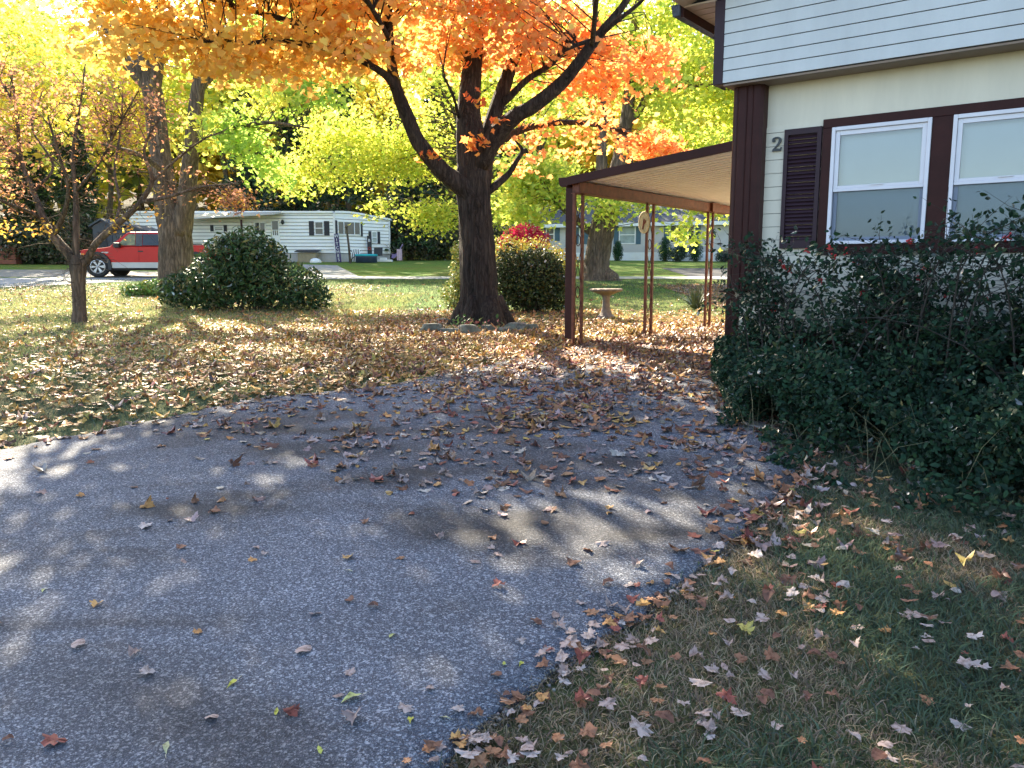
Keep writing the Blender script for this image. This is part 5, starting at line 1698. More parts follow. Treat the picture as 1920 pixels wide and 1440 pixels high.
def conifer(px, Y, h, r_, label, seed):
    b = (at(px, 500, Y)[0], Y, gzf(Y))
    root_ = tag(empty('pine_tree', b), label, 'tree')
    t = Tree(seed)
    t.limb([(b[0], b[1], b[2] - .3, .26), (b[0] + .1, b[1], b[2] + h * .5, .17), (b[0], b[1], b[2] + h, .02)], n=8)
    pts = []
    for k in range(int(h * 9)):
        z = t.r.uniform(.06, 1.0) ** .9
        rr = r_ * (1 - z) ** .75 * t.r.uniform(.5, 1.05)
        a = t.r.uniform(0, 6.28)
        e = np.array([b[0] + rr * math.cos(a), b[1] + rr * math.sin(a), b[2] + h * z - rr * .18])
        s0 = np.array([b[0], b[1], b[2] + h * z + .2])
        t.mb.tube([s0, (s0 + e) / 2 + np.array([0, 0, .08]), e], [.035, .022, .006], 3, False)
        for u in np.linspace(.35, 1.0, 4): pts.append(s0 + (e - s0) * u)
    t.clusters = [np.array(pts)]
    t.leaves(root_, RHODO, 16, .26, (.30, .55), lambda p, r: palette(len(p), DARK, r=r), M['leaf_green'], tilt=.9, flat=.6)
    t.trunk(root_, M['bark_far'])


for i, (px, Y, h, r_, lab) in enumerate([(470, 56.5, 11, 3.0, 'dark pine behind the awning roof of the white home'), (560, 59, 13, 3.4, 'dark pine over the middle of the white home'), (655, 58, 12, 3.0, 'dark pine over the three pane window of the white home'), (770, 54, 9.5, 3.0, 'dark pine at the right of the white home'), (830, 57, 13, 3.2, 'dark pine just left of the orange maple trunk'), (945, 60, 11, 2.8, 'dark pine left of the ranch house roof'), (60, 52, 8, 2.8, 'dark pine beyond the timber stack'), (150, 50, 8.5, 2.6, 'dark pine beside the dark shed')]):
    conifer(px, Y, h, r_, lab, 70 + i)
# dark understorey between the homes
def bush(name, px, py, Y, lumps, n, size, cols, label, cat='bush', tmpl=OVAL, m='leaf_green', seed=1, tilt=.9, w=None, stems=14, up=.35, group=None, shell=3.0):
    b = (at(px, py, Y)[0], Y, gzf(Y))
    root_ = tag(empty(name, b), label, cat, group)
    r = np.random.default_rng(seed)
    P_, Nn = [], []
    tot = sum(l[3] * l[5] for l in lumps)
    tops = []
    for (lx, ly, lz, rx, ry, rz) in lumps:
        k = int(n * rx * rz / tot)
        c_ = np.array([lx, ly, lz])
        d_ = r.normal(0, 1, (k, 3)); d_ /= np.linalg.norm(d_, axis=1, keepdims=True)
        p = c_ + d_ * (r.uniform(.0, 1, (k, 1)) ** (1 / shell)) * np.array([rx, ry, rz]) * (1 + .12 * lump(d_ * 3, 2.2, lx * 3)[:, None])
        P_.append(p); Nn.append(d_ * .8 + np.array([0, 0, up]))
        tops.append(c_ + np.array([0, 0, rz * .5]))
    P_ = np.concatenate(P_); Nn = np.concatenate(Nn)
    k = P_[:, 2] > .02
    P_, Nn = P_[k], Nn[k]
    scatter('foliage', tmpl, P_, r.uniform(size[0], size[1], len(P_)), palette(len(P_), cols, w, .25, r), M[m], root_, tilt, Nn, r=r)
    mb = MB()
    for i in range(stems):
        t_ = tops[i % len(tops)] + r.normal(0, .18, 3) * lumps[i % len(lumps)][3]
        a = np.array([t_[0] * .25 + r.normal(0, .08), t_[1] * .25 + r.normal(0, .08), -.05])
        mb.tube([a, (a + t_) / 2 + r.normal(0, .06, 3), t_], [.022, .016, .006], 4, False)
    mb.build('stem', M['bark_far'], root_)['kind'] = 'stuff'
    return root_


GREEN = [(.035, .075, .028), (.05, .10, .035), (.03, .06, .03), (.09, .13, .05)]
bush('rhododendron', 465, 578, 18.0, [(-.2, .1, .75, 1.15, 1.0, .75), (.75, 0, .55, 1.05, .9, .55), (-1.0, 0, .5, .85, .8, .5), (.0, .2, 1.25, .75, .7, .62), (.35, .1, 1.1, .6, .7, .55), (1.35, -.1, .32, .6, .55, .33), (-1.55, -.1, .42, .45, .5, .35), (-.45, .1, 1.3, .55, .5, .42)], 9500, (.11, .18), GREEN + [(.16, .15, .06)], 'dome of dark glossy rhododendron on the left lawn', tmpl=RHODO, seed=3, stems=30, w=[3, 3, 2, 1, .8])
bush('fern_clump', 292, 532, 22.0, [(0, 0, .22, .6, .45, .26), (-.5, -.1, .14, .45, .35, .17)], 900, (.12, .20), [(.10, .20, .05), (.16, .26, .07), (.2, .22, .06)], 'low light green clump left of the rhododendron', 'shrub', RHODO, seed=4)
bush('mixed_shrub', 1000, 583, 17.6, [(0, 0, .62, .72, .6, .62), (-.45, .1, .75, .5, .5, .7), (.45, 0, .55, .45, .45, .55), (.1, .1, 1.05, .55, .45, .35)], 12000, (.06, .10), [(.035, .055, .02), (.05, .07, .025), (.085, .09, .028), (.03, .042, .02)], 'dark rounded shrub right of the orange maple trunk', seed=5, stems=26)
bush('mixed_shrub', 858, 577, 18.2, [(0, 0, .35, .42, .42, .38), (.15, .1, .85, .38, .38, .42), (.1, .1, 1.3, .26, .26, .30)], 2600, (.05, .085), [(.20, .26, .06), (.30, .33, .08), (.12, .18, .05), (.42, .36, .09)], 'pale yellow green shrub left of the orange maple trunk', seed=6)
bush('mixed_shrub', 1000, 560, 20.2, [(0, 0, 1.15, .8, .5, .5), (-.7, 0, 1.2, .5, .5, .5), (.7, 0, .95, .45, .4, .4)], 2400, (.06, .10), [(.40, .38, .07), (.60, .50, .08), (.25, .28, .06), (.5, .3, .08)], 'yellowing shrub showing over the dark rounded shrub', seed=7)
bush('burning_bush', 983, 530, 27, [(0, 0, 1.55, .72, .5, .50), (-.35, 0, 1.35, .55, .5, .5), (.4, 0, 1.45, .5, .4, .40)], 2600, (.07, .12), [(.62, .04, .10), (.70, .07, .16), (.5, .03, .07)], 'crimson burning bush in front of the ranch house', tmpl=OVAL, m='leaf', seed=8)
for i, (px, Y, h, w_, lab) in enumerate([(1158, 52.3, 1.30, .36, 'slim dark arborvitae under the ranch house window'), (1246, 51.4, 1.55, .44, 'tall arborvitae behind the middle carport post'), (1303, 50.8, 1.40, .50, 'fat arborvitae right of the round shrub')]):
    bush('arborvitae', px, 499, Y, [(0, 0, h * .3, w_ * .95, w_ * .95, h * .32), (0, 0, h * .55, w_, w_, h * .36), (0, 0, h * .8, w_ * .62, w_ * .62, h * .24)], 2200, (.08, .14), [(.03, .075, .03), (.045, .10, .035), (.025, .06, .03)], lab, 'shrub', RHODO, seed=20 + i, tilt=.5, up=.8, group='shrubs along the ranch house')
bush('round_shrub', 1270, 500, 50.6, [(0, 0, .5, .62, .55, .52), (.25, 0, .7, .35, .35, .38)], 1800, (.08, .13), [(.03, .06, .035), (.05, .08, .04)], 'round dark shrub between the arborvitae', 'shrub', seed=25, group='shrubs along the ranch house')
bush('round_shrub', 1356, 501, 50.0, [(0, 0, .35, .55, .45, .38)], 1000, (.08, .12), [(.03, .045, .04), (.04, .055, .045)], 'low blackish shrub beside the dark driveway', 'shrub', seed=26, group='shrubs along the ranch house')
bush('round_shrub', 1366, 499, 51.5, [(0, 0, .45, .75, .5, .42)], 1000, (.08, .12), [(.42, .36, .06), (.5, .40, .07), (.3, .3, .06)], 'yellowing shrub behind the low blackish shrub', 'shrub', seed=27, group='shrubs along the ranch house')
for i, (px, Y, lm, lab) in enumerate([
    (790, 53.5, [(0, 0, 1.3, 2.0, 1.2, 1.4), (1.8, .5, 1.1, 1.6, 1.2, 1.2), (-1.0, .3, 2.2, 1.2, 1, 1.0)], 'dark thicket between the white home and the maple'),
    (900, 55, [(0, 0, 1.4, 2.2, 1.2, 1.5), (1.8, 0, 1.2, 1.4, 1.2, 1.3)], 'dark thicket behind the maple trunk'),
    (45, 46.5, [(0, 0, 1.1, 1.8, 1.2, 1.2), (1.4, 0, .8, 1.2, 1.0, .9)], 'grey green shrub by the timber stack'),
    (105, 46.0, [(0, 0, .9, 1.1, .9, .9), (.9, 0, .7, .9, .8, .7)], 'brownish shrub left of the small tree trunk'),
    (150, 47.5, [(0, 0, 1.4, 1.5, 1.0, 1.5)], 'dark shrub beside the garden shed'),
    (-70, 47, [(0, 0, 1.6, 2.4, 1.4, 1.8)], 'dark shrub past the timber stack at the far left')]):
    bush('wild_shrub', px, 488, Y, lm, 3000, (.16, .30), [(.035, .055, .025), (.05, .07, .03), (.08, .075, .045), (.12, .10, .06)], lab, seed=30 + i, m='leaf_green')

# ---- wood on the hill behind everything: one mass
r = np.random.default_rng(99)
P_ = []
for k in range(150):
    x = r.uniform(-85, 75); y = r.uniform(72, 94)
    h = r.uniform(11, 17); z = gzf(y)
    n = 260
    d_ = r.normal(0, 1, (n, 3)); d_ /= np.linalg.norm(d_, axis=1, keepdims=True)
    p = np.array([x, y, z + h * .55]) + d_ * (r.uniform(0, 1, (n, 1)) ** .4) * np.array([4.6, 4, h * .5])
    P_.append(np.concatenate([p, np.full((n, 1), k)], 1))
P_ = np.concatenate(P_)
kk = P_[:, 3].astype(int)
pal = np.array([(.80, .72, .16), (.70, .70, .14), (.84, .70, .20), (.30, .40, .10), (.62, .62, .14), (.82, .62, .16), (.14, .20, .08)])
kc = pal[r.integers(0, len(pal), 150)][kk] * r.uniform(.75, 1.2, (len(P_), 1))
tag(scatter('far_woods', TRI4, P_[:, :3], r.uniform(.7, 1.3, len(P_)), np.clip(kc, 0, .9), M['leaf'], None, .9, r=r), kind='stuff')
mb = MB()
for k in range(110):
    x = r.uniform(-60, 55); y = r.uniform(68, 92); z = gzf(y)
    mb.tube([(x, y, z - .3), (x + r.normal(0, .3), y, z + 8), (x + r.normal(0, .8), y, z + 15)], [.22, .16, .05], 5, False)
tag(mb.build('far_woods', M['bark_far']), kind='stuff')
# ================================================================== BERRY BUSH along the house (house-local placement)
r = np.random.default_rng(17)
bq = hl(1.6, -.5, gzf(hl(1.6, -.5)[1]))
bush_root = tag(empty('berry_bush', bq), 'big dark berry bush with red berries along the front of the near home', 'bush')
def hl_np(p):
    return np.stack([HC[0] + HR[0] * p[:, 0] + HS[0] * p[:, 1], HC[1] + HR[1] * p[:, 0] + HS[1] * p[:, 1], p[:, 2]], 1)
front_of = lambda x: np.clip(.30 + 1.7 * x, .2, 1.6) + .33 * np.clip(x - .8, 0, 3.0)               # how far it reaches out from the wall
# arching stems
mb = MB(); tips = []
for k in range(170):
    x0 = r.uniform(.5, 5.2); y0_ = -r.uniform(.15, .6) * front_of(x0)
    x1 = x0 + r.normal(0, .5); x1 = max(x1, .25)
    hgt = r.uniform(.75, 1.32) + .10 * (r.random() < .15) + .10 * max(0, x1 - 1.4)
    y1 = max(-front_of(x1) * 1.1, min(-.06, y0_ + r.normal(0, .28)))
    g = .40
    pts = []
    for t in np.linspace(0, 1, 7):
        pts.append((x0 + (x1 - x0) * t ** 1.6, y0_ + (y1 - y0_) * t ** 1.6, g + hgt * math.sin(t * 1.75) / math.sin(1.57) * (1 if t < .9 else .99)))
    pts = hl_np(np.array(pts)) - np.array(bq)
    mb.tube(pts, [.008, .007, .006, .005, .004, .003, .0015], 4, False)
    for t in range(2, 7):
        for j in range(3):
            a = pts[t]; e = a + r.normal(0, 1, 3) * np.array([.16, .16, .10]) + np.array([0, 0, .04])
            mb.tube([a, (a + e) / 2 + r.normal(0, .015, 3), e], [.0026, .002, .001], 3, False)
            tips.append((a, e))
mb.build('stem', mat('dark_twig', (.035, .028, .022), .8, .3, 9), bush_root)['kind'] = 'stuff'
# leaves on the upper twigs
P_ = []
for (a, e) in tips:
    for j in range(6):
        P_.append(a + (e - a) * r.uniform(.3, 1.15) + r.normal(0, .022, 3))
P_ = np.array(P_)
# the dense lower mass
n = 62000
x = r.uniform(.02, 4.8, n); u = r.uniform(0, 1, n) ** .6; y = -u * front_of(x) - .02
fr = front_of(x)
ztop = 1.06 + .22 * lump(np.stack([x, y, y], 1), 2.6, 2.0) + .10 * lump(np.stack([x, y, y], 1), 6.0, .4) - .40 * u ** 2.0
ztop = np.where(r.random(n) < .14, ztop + r.uniform(0, .42, n) * (1 - u * .7), ztop)
zb_ = gz(hl_np(np.stack([x, y, y], 1))[:, 1]) + .02 + .10 * (u > .85)
zz = zb_ + (ztop - zb_) * r.uniform(0, 1, n) ** .7
d_ = hl_np(np.stack([x, y, zz], 1))
nu = 15000                                                               # leafy clumps between the dense foot and the window sills
xu = r.uniform(.25, 5.0, nu); yu_ = -r.uniform(.04, .75, nu) * np.minimum(front_of(xu), 1.3); zu = r.uniform(.95, 1.62, nu)
cu = hl_np(np.stack([xu, yu_, zu], 1))
cu = cu[(lump(cu, 4.2, 1.9) + .35 * lump(cu, 9.0, .3) > (zu - 1.0) * .75 - .12) & (xu > .25 + (zu - .9) * .2)]
keep = (lump(d_, 6.0, .5) > -.55) & ~((x < .35) & (zz > .9))
d_ = d_[keep] - np.array(bq)
ng = 9000                                                                # low sprigs spilling onto the grass
xg = r.uniform(.6, 4.6, ng); ug = r.uniform(.9, 1.28, ng)
pg = hl_np(np.stack([xg, -ug * front_of(xg), xg * 0], 1)); pg[:, 2] = gz(pg[:, 1]) + r.uniform(.01, .42, ng) * np.clip(1.32 - ug, 0, 1) * 2
pg = pg[(lump(pg, 4.5, .8) + .5 * lump(pg, 11, 2.2)) > (ug - .95) * 1.6 - .1]
d2 = np.concatenate([P_, d_, cu - np.array(bq), pg - np.array(bq)])
GR = [(.016, .040, .022), (.022, .052, .026), (.012, .030, .018), (.040, .065, .030), (.07, .075, .03)]
scatter('foliage', OVAL, d2, r.uniform(.030, .060, len(d2)), palette(len(d2), GR, [3, 3, 2, .7, .15], .25, r), M['leaf_green'], bush_root, .85, np.array([-.35, -.5, .6]) , r=r)
# long grassy suckers at its foot
mb = MB()
for k in range(110):
    xx = r.uniform(.2, 4.2); yy = -front_of(xx) * r.uniform(.75, 1.08)
    a = hl_np(np.array([[xx, yy, 0]]))[0]; a[2] = gzf(a[1])
    e = a + np.array([r.normal(0, .22), r.normal(-.05, .2), r.uniform(.1, .5)])
    a, e = a - np.array(bq), e - np.array(bq)
    mb.tube([a, (a + e) / 2 + np.array([0, 0, .08]), e], [.002, .0017, .0008], 3, False)
mb.build('sucker', mat('sucker_stem', (.16, .15, .08), .8, .3, 9), bush_root)['kind'] = 'stuff'
# berry clusters
mb = MB()
bp_ = [(1462, 492), (1470, 500), (1512, 470), (1556, 466), (1565, 480), (1606, 492), (1706, 453), (1658, 518), (1692, 524), (1724, 520), (1660, 560), (1617, 550), (1453, 572), (1448, 584), (1775, 552), (1540, 528), (1345, 668), (1640, 500), (1850, 560), (1890, 445), (1830, 470), (1585, 470), (1480, 505), (1735, 505), (1625, 605)]
for (px, py) in bp_:
    u_ = (px - 960) / F; v_ = -(py - 720) / F
    d0 = np.array([u_, CP + v_ * SP, -SP + v_ * CP])
    nrm = np.array([-HS[0], -HS[1], 0]); p0 = np.array([HC[0], HC[1], 0]) + nrm * (.38 if px > 1400 else .12)
    t = np.dot(p0 - np.array(EYE), nrm) / np.dot(d0, nrm)
    c_ = np.array(EYE) + d0 * t - np.array(bq)
    for j in range(r.integers(9, 18)):
        b_ = c_ + r.normal(0, .013, 3)
        mb.lathe([(.001, -.0095), (.008, -.005), (.0095, 0), (.008, .005), (.001, .0095)], 6, b_)
mb.build('berries', M['berry'], bush_root, smooth=True)['kind'] = 'stuff'

M['grit'] = leaf_mat('grit', .0)
# ================================================================== GRASS
def blades(name, pos, h, tint, lean=.5):
    n = len(pos)
    a = rng.uniform(0, 6.28, n); b = rng.uniform(0, 6.28, n)
    w = rng.uniform(.0022, .0042, n) * np.clip(h / .05, .8, 3.5)
    s = np.stack([np.cos(a), np.sin(a), 0 * a], 1) * w[:, None]
    l = np.stack([np.cos(b), np.sin(b), 0 * b], 1) * (h * rng.uniform(.2, lean * 3.2, n))[:, None]
    up = np.stack([0 * h, 0 * h, h], 1)
    v0 = pos - s; v1 = pos + s; v2 = pos + l * .45 + up * .62 + s * .7; v3 = pos + l * .45 + up * .62 - s * .7; v4 = pos + l * 1.25 + up * .92
    V = np.stack([v0, v1, v2, v3, v4], 1)
    T_ = np.array([(0, 1, 2), (0, 2, 3), (3, 2, 4)])[None] + (np.arange(n) * 5)[:, None, None]
    return np_mesh(name, V.reshape(-1, 3), T_.reshape(-1, 3), M['grass'], None, np.repeat(tint, 5, axis=0))


def grass_patch(n, x0, x1, ya, yb, keep, hmin, hmax, brown):
    x = rng.uniform(x0, x1, n); y = rng.uniform(ya, yb, n)
    k = keep(x, y)
    x, y = x[k], y[k]
    pos = np.stack([x, y, gz(y) - .004], 1)
    n = len(x)
    b = lump(np.stack([x, y, x * .5], 1), 2.1, .7) + .5 * lump(np.stack([x, y, y], 1), 5.3, 2.7) + rng.normal(0, .28, n)
    g = palette(n, [(.080, .118, .072), (.105, .140, .085), (.085, .112, .085), (.14, .16, .09)], [3, 3, 2, 1])
    s = palette(n, [(.25, .195, .14), (.33, .265, .18), (.17, .135, .10), (.40, .33, .22)])
    dead = b > (brown + (.40 * (x - .9 - (y - 2) * .35) if x0 > -2 else 0))
    c = np.where(dead[:, None], s, g)
    h = rng.uniform(hmin, hmax, n) * np.where(dead, .7, 1.0)
    return pos, h, c


on_drive = lambda x, y: (x > xl(y)) & (x < xr(y) - .01)
hx = lambda x, y: (x - HC[0]) * HR[0] + (y - HC[1]) * HR[1]
hy = lambda x, y: (x - HC[0]) * HS[0] + (y - HC[1]) * HS[1]
right = lambda x, y: (x > xr(y) - .03) & (hy(x, y) < -.05)
left = lambda x, y: ~on_drive(x, y) & (x < xl(y) + .02) & ~((y > 7) & (x > xl(y) - .2))
GP = [grass_patch(170000, -1.2, 4.2, 1.4, 5.2, right, .022, .062, -.02), grass_patch(34000, .8, 5.0, 4.8, 7.2, right, .025, .06, -.1),
      grass_patch(90000, -9, 2, 5, 13, left, .03, .065, .55), grass_patch(90000, -17, 9, 12, 30, lambda x, y: (x < -.5 + (y - 8) * 2) , .045, .09, .62)]
g_ = grass_patch(80000, -17, -2.5, 9, 23, left, .04, .08, 9.0)
GP.append((g_[0], g_[1], palette(len(g_[1]), [(.40, .42, .15), (.48, .46, .19), (.34, .40, .13), (.54, .48, .26)])))  # paler blades that put sunlit glow into the left lawn's colour
ps, hs, cs = [np.concatenate([g[i] for g in GP]) for i in range(3)]
tag(blades('grass', ps, hs, cs), kind='stuff')

# crumbs of broken asphalt and grit along the right edge of the drive
n = 1500
ye = rng.uniform(1.9, 5.2, n); off = np.abs(rng.normal(0, .06, n)) - .02
OCT = (np.array([(.5, 0, 0), (0, .5, 0), (-.5, 0, 0), (0, -.5, 0), (0, 0, .35), (0, 0, -.2)], float), np.array([(0, 1, 4), (1, 2, 4), (2, 3, 4), (3, 0, 4), (1, 0, 5), (2, 1, 5), (3, 2, 5), (0, 3, 5)]))
gp = np.stack([xr(ye) + off, ye, gz(ye) + .012], 1)
tag(scatter('edge_grit', OCT, gp, rng.uniform(.006, .024, n), palette(n, [(.06, .06, .065), (.13, .125, .12), (.24, .22, .20), (.09, .08, .07)]), M['grit'], None, .5), kind='stuff')

# ================================================================== FALLEN LEAVES
PALE = [(.40, .31, .28), (.46, .38, .35), (.36, .27, .24), (.52, .45, .42)]
TAN = [(.50, .29, .09), (.58, .37, .11), (.42, .23, .07)]
BRN = [(.26, .13, .08), (.34, .18, .10), (.20, .10, .07)]
ORG = [(.56, .29, .11), (.60, .37, .14), (.46, .22, .11)]
YEL = [(.62, .44, .10), (.56, .46, .13)]
RED = [(.26, .085, .065), (.33, .11, .085)]
GRN = [(.42, .48, .10), (.50, .56, .22)]
LP = PALE + BRN + ORG + YEL + RED
LPL = TAN + BRN + ORG + YEL + RED + PALE[:2]
LWL = [3.4, 3.4, 3, 2.0, 2.4, 1.4, 2.6, 2.4, 1.8, 1.8, 1.0, .6, .5, .5, .4]
LW = [3.0, 2.6, 3.0, 1.6, 3, 3, 2.6, 1.3, 1.0, 1.4, .35, .2, .8, .6]


def density(x, y):
    d = np.zeros_like(x)
    dr = on_drive(x, y)
    rt = right(x, y)
    lw = ~dr & ~rt
    e = np.exp(-((x + .2) / 5.2) ** 2 - ((y - 11.0) / 4.6) ** 2)
    d = np.where(lw, 40 + 330 * e, d)
    d = np.where(lw & (y > 17.8), np.where(x < -5, 12, 3), d)
    d = np.where(lw & (x < -4), d * np.clip(1 - (-4 - x) * .22, .22, .8) + 16, d)
    el = np.maximum(0, x - xl(y)); er = np.maximum(0, xr(y) - x)
    cl = np.clip(lump(np.stack([x, y, x], 1), 2.6, 1.1) + .35, 0, 1.2)
    far = np.clip((y - 4.2) / 3.2, 0, 1) ** 1.8
    rgt = np.exp(-((x - xr(y) + 1.2) / 1.5) ** 2)
    dd = 2.2 + 240 * far * (.30 + .70 * cl) + 260 * rgt * np.clip((y - 3.9) / 2.0, 0, 1) * (.4 + .8 * cl) + 70 * np.exp(-el / .12) * (y > 4.6) + 170 * np.exp(-er / .13) * (y < 7.4)
    d = np.where(dr, dd, d)
    sr = x - xr(y)
    d = np.where(rt, 56 + 290 * np.exp(-np.maximum(sr, 0) / .22) + 40 * np.clip(y - 4, 0, 2), d)
    d = np.where((hx(x, y) < -.1) & (hx(x, y) > -3.6) & (hy(x, y) > 0) & (y < 15), d + 170, d)
    d = np.where((hy(x, y) > -.02) & (hx(x, y) > -.05), 0, d)
    return d


XA, XB, YA_, YB_ = -16.0, 8.0, 1.3, 27.0
DM = 380.0
n = int((XB - XA) * (YB_ - YA_) * DM)
x = rng.uniform(XA, XB, n); y = rng.uniform(YA_, YB_, n)
k = rng.uniform(0, DM, n) < density(x, y)
k &= np.abs(x) < y * .72 + .8
x, y = x[k], y[k]
print('fallen leaves', len(x))
dr = on_drive(x, y)
z = gz(y) + np.where(dr, .024 + rng.uniform(0, .007, len(x)), .014 + rng.uniform(0, .022, len(x)))
pos = np.stack([x, y, z], 1)
sz = rng.uniform(.042, .085, len(x)) * np.where(rng.random(len(x)) < .12, 1.25, 1.0)
# leaves near the camera become individual objects, the nearest ones first
dist = np.hypot(x, y)
vis = (np.abs(x / (y + .2)) < .66) & (y > 2.1)
order = np.argsort(np.where(vis, dist, 1e9) - sz * 12)
n_ind = 250
ind = order[:n_ind]
rest = np.ones(len(x), bool); rest[ind] = False
rtm = right(x, y)
sz = np.where(rtm, sz * .86, np.where(dr, sz * .88, sz))
near = (dr & (y < 5.6)) | rtm
LPD = BRN + ORG + TAN + RED + PALE
LWD = [3.2, 3, 3, 1.5, 1.0, 2.0, 1.2, .8, 1.6, 1.2, 1.0, 1.5, 1.5, 1.5, .6]
c = np.where(near[rest][:, None], palette(int(rest.sum()), LP, LW, .2), np.where(dr[rest][:, None], palette(int(rest.sum()), LPD, LWD, .22), palette(int(rest.sum()), LPL, LWL, .22)))
pr, sr_ = pos[rest], sz[rest]
br = rng.random(len(pr)) < .3
mk = rng.integers(0, 3, len(pr))
for j in range(3):                                                       # three leaf shapes, each torn and bent its own way
    tv, tf = MAPLE_CURL
    tv = tv.copy(); tv[:, :2] += rng.normal(0, .05, (len(tv), 2)); tv[:, 2] = tv[:, 2] * (.25 + .35 * j) + (.25 * np.abs(tv[:, 0]) if j == 2 else 0)
    k = ~br & (mk == j)
    tag(scatter('fallen_leaves', (tv, tf), pr[k], sr_[k] * (.9, 1.0, 1.1)[j], c[k], M['litter'], None, (.14, .2, .28)[j]), kind='stuff')
tag(scatter('fallen_leaves', BROAD, pr[br], sr_[br] * .9, c[br], M['litter'], None, .24), kind='stuff')

CLS = [('pale upturned', PALE, 6), ('brown curled', BRN, 4), ('orange', ORG, 1.1), ('yellow', YEL, .25), ('dark red', RED, .6)]
def leaf_variant(nm, tmpl, col, sd):
    rr_ = np.random.default_rng(sd)
    tv, tf = tmpl
    V = tv.copy()
    V[:, 2] = V[:, 2] * rr_.uniform(.15, .8) + .045 * np.sin(V[:, 0] * 9 + sd) + .04 * np.cos(V[:, 1] * 8 + sd * 2)
    V[:, 0] *= rr_.uniform(.65, 1.1); V[:, :2] += rr_.normal(0, .045, (len(V), 2))
    if sd % 3 == 0: V[:, 2] += rr_.uniform(.2, .7) * np.abs(V[:, 0])
    V[:, 2] -= V[:, 2].min()
    k = len(V)                                                        # a stalk
    st = np.array([(-.015, -.45, .02), (.015, -.45, .02), (.06 * rr_.uniform(-2, 2), -.95, .10)])
    V = np.concatenate([V, st]); T_ = np.concatenate([tf, [(k, k + 1, k + 2)]])
    tint = np.clip(np.tile(np.array(col), (len(V), 1)) * (1 + .12 * np.sin(V[:, 0:1] * 14)), 0, .9)
    o_ = np_mesh('fallen_leaf', V, T_, M['litter_one'], None, tint)
    me_ = o_.data; bpy.data.objects.remove(o_)
    return me_
VAR = {}
for ci, (nm, cols, w_) in enumerate(CLS):
    VAR[nm] = [leaf_variant(nm, (MAPLE_CURL, MAPLE, BROAD if ci < 2 else MAPLE_CURL)[j % 3], np.array(cols[j % len(cols)]) * (1 + .12 * (j // len(cols))), 10 * ci + j) for j in range(9)]
VAR['green oval'] = [leaf_variant('g', OVAL, cc, 77 + j) for j, cc in enumerate(GRN + [(.56, .58, .34), (.55, .56, .10)])]
def put_leaf(p, size, kind_, yaw, tilt, place, wide=1.0):
    me_ = VAR[kind_][rng.integers(len(VAR[kind_]))]
    o_ = bpy.data.objects.new('fallen_leaf', me_)
    C.objects.link(o_)
    o_.location = p; o_.scale = (size * wide, size, size)
    o_.rotation_euler = (tilt[0], tilt[1], yaw)
    lab = {'pale upturned': 'pale fallen maple leaf, underside up,', 'brown curled': 'brown curled fallen maple leaf', 'orange': 'orange fallen maple leaf', 'yellow': 'yellow fallen maple leaf', 'dark red': 'dark red fallen maple leaf', 'green oval': 'narrow pale green fallen leaf'}[kind_]
    tag(o_, f'{lab} lying on the {place}', 'leaf', f'{kind_} leaves on the {place}')
    return o_
wts = np.array([w_ for _, _, w_ in CLS], float); wts /= wts.sum()
for i in ind:
    kd = CLS[rng.choice(len(CLS), p=wts)][0]
    pl = 'asphalt drive' if dr[i] else 'grass beside the drive'
    put_leaf(pos[i], sz[i] * .82, kd, rng.uniform(0, 6.28), rng.normal(0, .14, 2), pl)
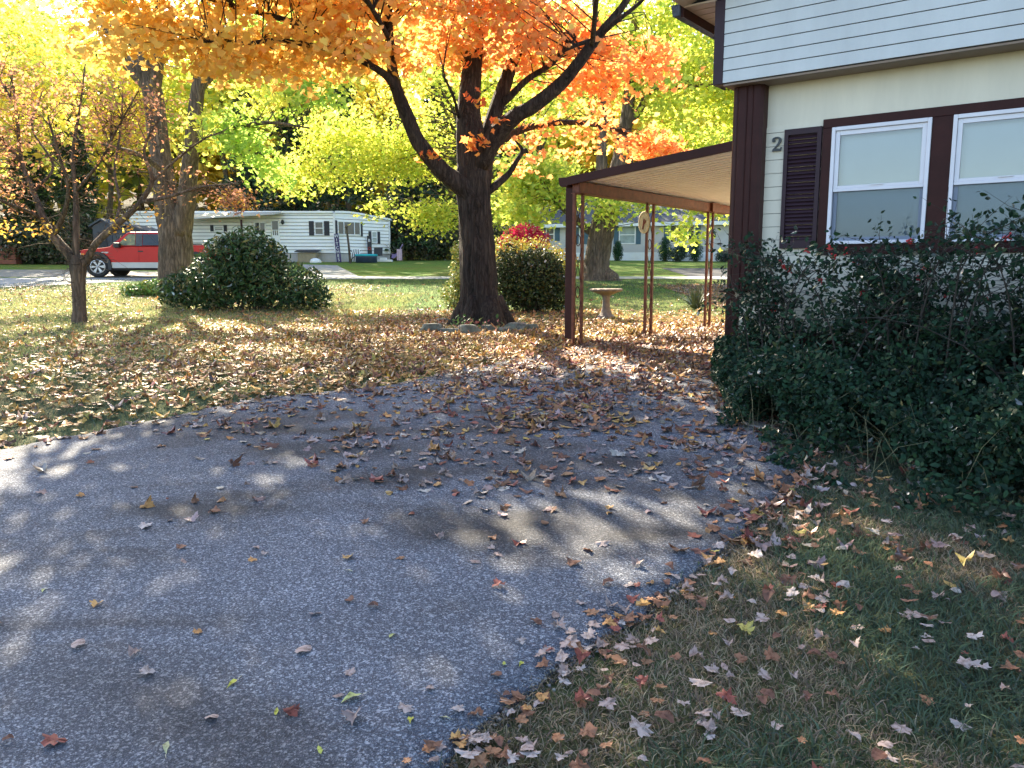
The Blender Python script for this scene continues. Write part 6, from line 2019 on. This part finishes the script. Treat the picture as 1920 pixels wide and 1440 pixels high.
# leaves whose place on the drive was read off the picture
for (px, py, kd, s_) in [(570, 1230, 'pale upturned', .085), (278, 1274, 'pale upturned', .07), (255, 1238, 'pale upturned', .06), (398, 1358, 'pale upturned', .06), (655, 1272, 'pale upturned', .05), (633, 1318, 'pale upturned', .055), (663, 1364, 'pale upturned', .08), (548, 1350, 'dark red', .06), (100, 1406, 'dark red', .085), (590, 1162, 'pale upturned', .06), (700, 1148, 'brown curled', .06), (520, 1348, 'green oval', .06), (437, 1294, 'green oval', .085), (662, 1322, 'green oval', .09), (770, 1364, 'green oval', .08), (835, 1360, 'green oval', .065), (600, 1420, 'green oval', .06), (313, 1417, 'green oval', .08), (945, 1256, 'green oval', .055), (977, 1257, 'green oval', .065), (735, 1204, 'green oval', .055), (655, 1080, 'green oval', .06), (85, 1116, 'green oval', .05), (890, 1063, 'pale upturned', .075), (925, 1018, 'orange', .06), (655, 1055, 'orange', .06), (687, 987, 'brown curled', .06), (750, 1056, 'brown curled', .05), (920, 1036, 'pale upturned', .05), (935, 1050, 'pale upturned', .06), (180, 1146, 'orange', .06), (345, 1062, 'pale upturned', .06), (342, 1035, 'brown curled', .06), (497, 1049, 'pale upturned', .06), (476, 1060, 'orange', .05), (820, 1016, 'pale upturned', .07), (1005, 1180, 'brown curled', .07), (150, 938, 'orange', .06), (275, 995, 'pale upturned', .08), (404, 968, 'brown curled', .07), (480, 1035, 'pale upturned', .05), (1195, 1068, 'pale upturned', .07), (1130, 1030, 'pale upturned', .07), (830, 895, 'pale upturned', .08), (1440, 1130, 'brown curled', .10), (1395, 1190, 'yellow', .08), (1720, 1165, 'pale upturned', .10), (1580, 1110, 'pale upturned', .08), (1205, 1380, 'pale upturned', .08)]:
    p = on_ground(px, py)
    pl = 'asphalt drive' if on_drive(np.array([p[0]]), np.array([p[1]]))[0] else 'grass beside the drive'
    put_leaf((p[0], p[1], p[2] + .024), s_ * .8, kd, rng.uniform(0, 6.28), rng.normal(0, .15, 2), pl, .8 if kd == 'green oval' else 1)

# ================================================================== LIGHT
w = bpy.data.worlds.new('World')
scene.world = w
w.use_nodes = True
nt = w.node_tree
bg = nt.nodes['Background']
sky = nt.nodes.new('ShaderNodeTexSky')
sky.sky_type = 'NISHITA'
sky.sun_disc = False
sky.sun_elevation = SUN_EL
sky.sun_rotation = SUN_AZ
sky.altitude = 100
sky.air_density = 1.0
sky.dust_density = 1.5
nt.links.new(sky.outputs[0], bg.inputs[0])
bg.inputs[1].default_value = 0.10
sl_ = bpy.data.lights.new('sun', 'SUN')
sl_.energy = 5.0
sl_.angle = math.radians(.53)
sl_.color = (1.0, .87, .66)
so = bpy.data.objects.new('sun', sl_)
C.objects.link(so)
so.location = (-20, 40, 30)
dv = Vector((-math.sin(SUN_AZ) * math.cos(SUN_EL), -math.cos(SUN_AZ) * math.cos(SUN_EL), -math.sin(SUN_EL)))
so.rotation_euler = dv.to_track_quat('-Z', 'Y').to_euler()

vs_ = scene.view_settings
scene.display_settings.display_device = 'sRGB'
vs_.view_transform = 'Standard'
vs_.look = 'None'
vs_.gamma = 1.0
vs_.exposure = 2.45
vs_.use_curve_mapping = False
cy = scene.cycles
cy.max_bounces = 8
cy.diffuse_bounces = 4
cy.glossy_bounces = 3
cy.transmission_bounces = 4
cy.transparent_max_bounces = 12
cy.caustics_reflective = False
cy.caustics_refractive = False
cy.sample_clamp_indirect = 6.0
